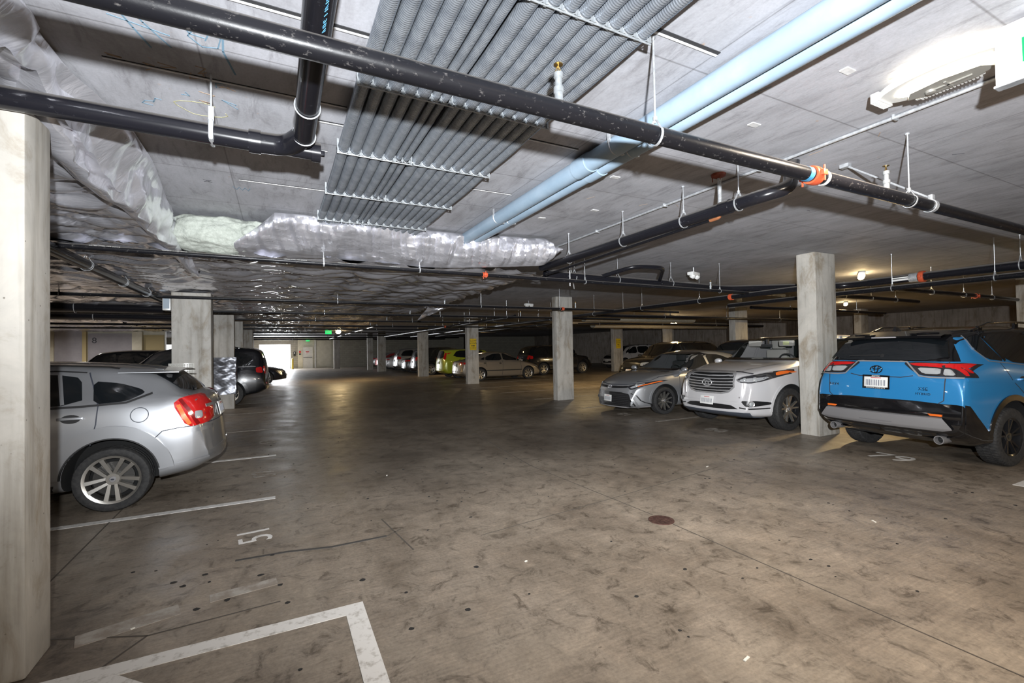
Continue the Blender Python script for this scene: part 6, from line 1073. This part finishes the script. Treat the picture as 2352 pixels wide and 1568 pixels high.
for loc, lab, s_ in (((2.43, 26.8, 2.545), 'small green exit sign hanging over the aisle by the warm bulb', .75), ((2.65, 50.6, 2.70), 'green exit sign above the off-white door in the entrance wall', .8)):
    t = thing('green_exit_sign', loc, lab, 'exit sign', 'green exit signs'); m = MB(); m.box((0, 0, .12 * s_), (.42 * s_, .05, .26 * s_), bev=.006); m.build('sign_box', GREENG, t, 0); text_mesh('EXIT', .17 * s_, WHITEP, 'sign_lettering', t, frame((0, -.027, .12 * s_), (1, 0, 0), (0, 0, 1)), .001); m = MB(); m.tube([(0, 0, .24 * s_), (0, 0, 3.1 - loc[2])], .012, 6); m.build('stem', GALV, t)
t = thing('yellow_bollard', (1.22, 49.2, 0), 'yellow safety post at the bright garage entrance', 'bollard'); m = MB(); m.lathe([(0, 0), (.09, 0), (.09, .95), (.06, 1.02), (0, 1.04)], 18); m.build('post', plain('bollard_yellow', (.70, .48, .03), .45), t); m = MB(); m.lathe([(.09, 0), (.13, 0), (.13, .02), (.09, .02)], 18); m.build('post_base', CLAD, t)
t = thing('entry_panel', (1.45, 50.94, 1.25), 'dark call box on the grey pier by the entrance door', 'call box'); m = MB(); m.box((0, 0, .22), (.2, .10, .44), bev=.01); m.build('panel_body', BLACKP, t, 30); m = MB(); m.box((0, -.055, .3), (.1, .01, .1)); m.build('keypad', HOUS, t, 0)
t = thing('wall_notice', (1.95, 50.98, 1.35), 'small red and black notice board beside the entrance door', 'notice'); m = MB(); m.box((0, 0, .3), (.16, .02, .2)); m.build('red_notice', RED, t, 0); m = MB(); m.box((0, 0, .08), (.18, .03, .14)); m.build('black_switch', BLACKP, t, 0)
# silver wrap round the third column, bubble wrap on the second
n = 120; H = np.linspace(.42, 1.46, 46); a = np.linspace(0, 4, n); per = []
x0, x1, y0, y1 = -1.69, -1.09, 15.27, 15.65
for q in a: k = int(min(q, 3.999)); f = q - k; per.append([(x0 + (x1 - x0) * f, y0), (x1, y0 + (y1 - y0) * f), (x1 - (x1 - x0) * f, y1), (x0, y1 - (y1 - y0) * f)][k])
per = np.array(per); P = np.zeros((46, n, 3)); P[..., 0] = per[:, 0]; P[..., 1] = per[:, 1]; P[..., 2] = H[:, None]; q = crumple(P * np.array([1, 1, 2.2]), 4, 6, 1.8); c0 = np.array([(x0 + x1) / 2, (y0 + y1) / 2]); d = P[..., :2] - c0; P[..., :2] += d / np.linalg.norm(d, axis=-1, keepdims=True) * (.02 + .05 * np.clip(q, -.35, 1))[..., None]; P[:, -1] = P[:, 0]
WRAP = worn('grey_foil_wrap', (.10, .105, .12), (.22, .225, .25), .3, .5, 8); m = MB(); m.grid(P); m.build('foil_wrap', WRAP, None, 30, label='crinkled grey foil wrapped round the column behind the black four-wheel-drive car', cat='wrapping')
m = MB(); P = np.zeros((20, 16, 3)); X, Z = np.meshgrid(np.linspace(-1.74, -1.36, 20), np.linspace(.95, 1.40, 16), indexing='ij'); P[..., 0] = X; P[..., 1] = 10.07 - .03 * np.sin((X + 1.74) / .38 * PI); P[..., 2] = Z; m.grid(P); P2 = P.copy(); P2[..., 1] += .02; m.grid(P2, flip=True)
for i in range(10):
    for j in range(11): m.lathe([(.016, 0), (.013, -.008), (.0, -.013)], 8, 'Y', c=(-1.71 + .036 * i, 10.06 - .03 * math.sin((.03 + .036 * i) / .38 * PI), .98 + .039 * j))
m.build('bubble_wrap', plain('clear_bubble_wrap', (.55, .54, .50), .2, 0, .6), None, 40, label='bubble wrap taped to the column behind the silver hatchback', cat='wrapping')
t = thing('electrical_box', (-1.77, 10.22, 2.36), 'small pale electrical box high on the column behind the silver hatchback', 'electrical box'); m = MB(); m.box((0, 0, .12), (.12, .22, .26), bev=.01); m.build('box_body', HOUS, t, 30); m = MB(); m.box((-.0, -.115, .12), (.09, .01, .2)); m.build('box_cover', plain('blue_grey_cover', (.3, .36, .42), .4), t, 0)
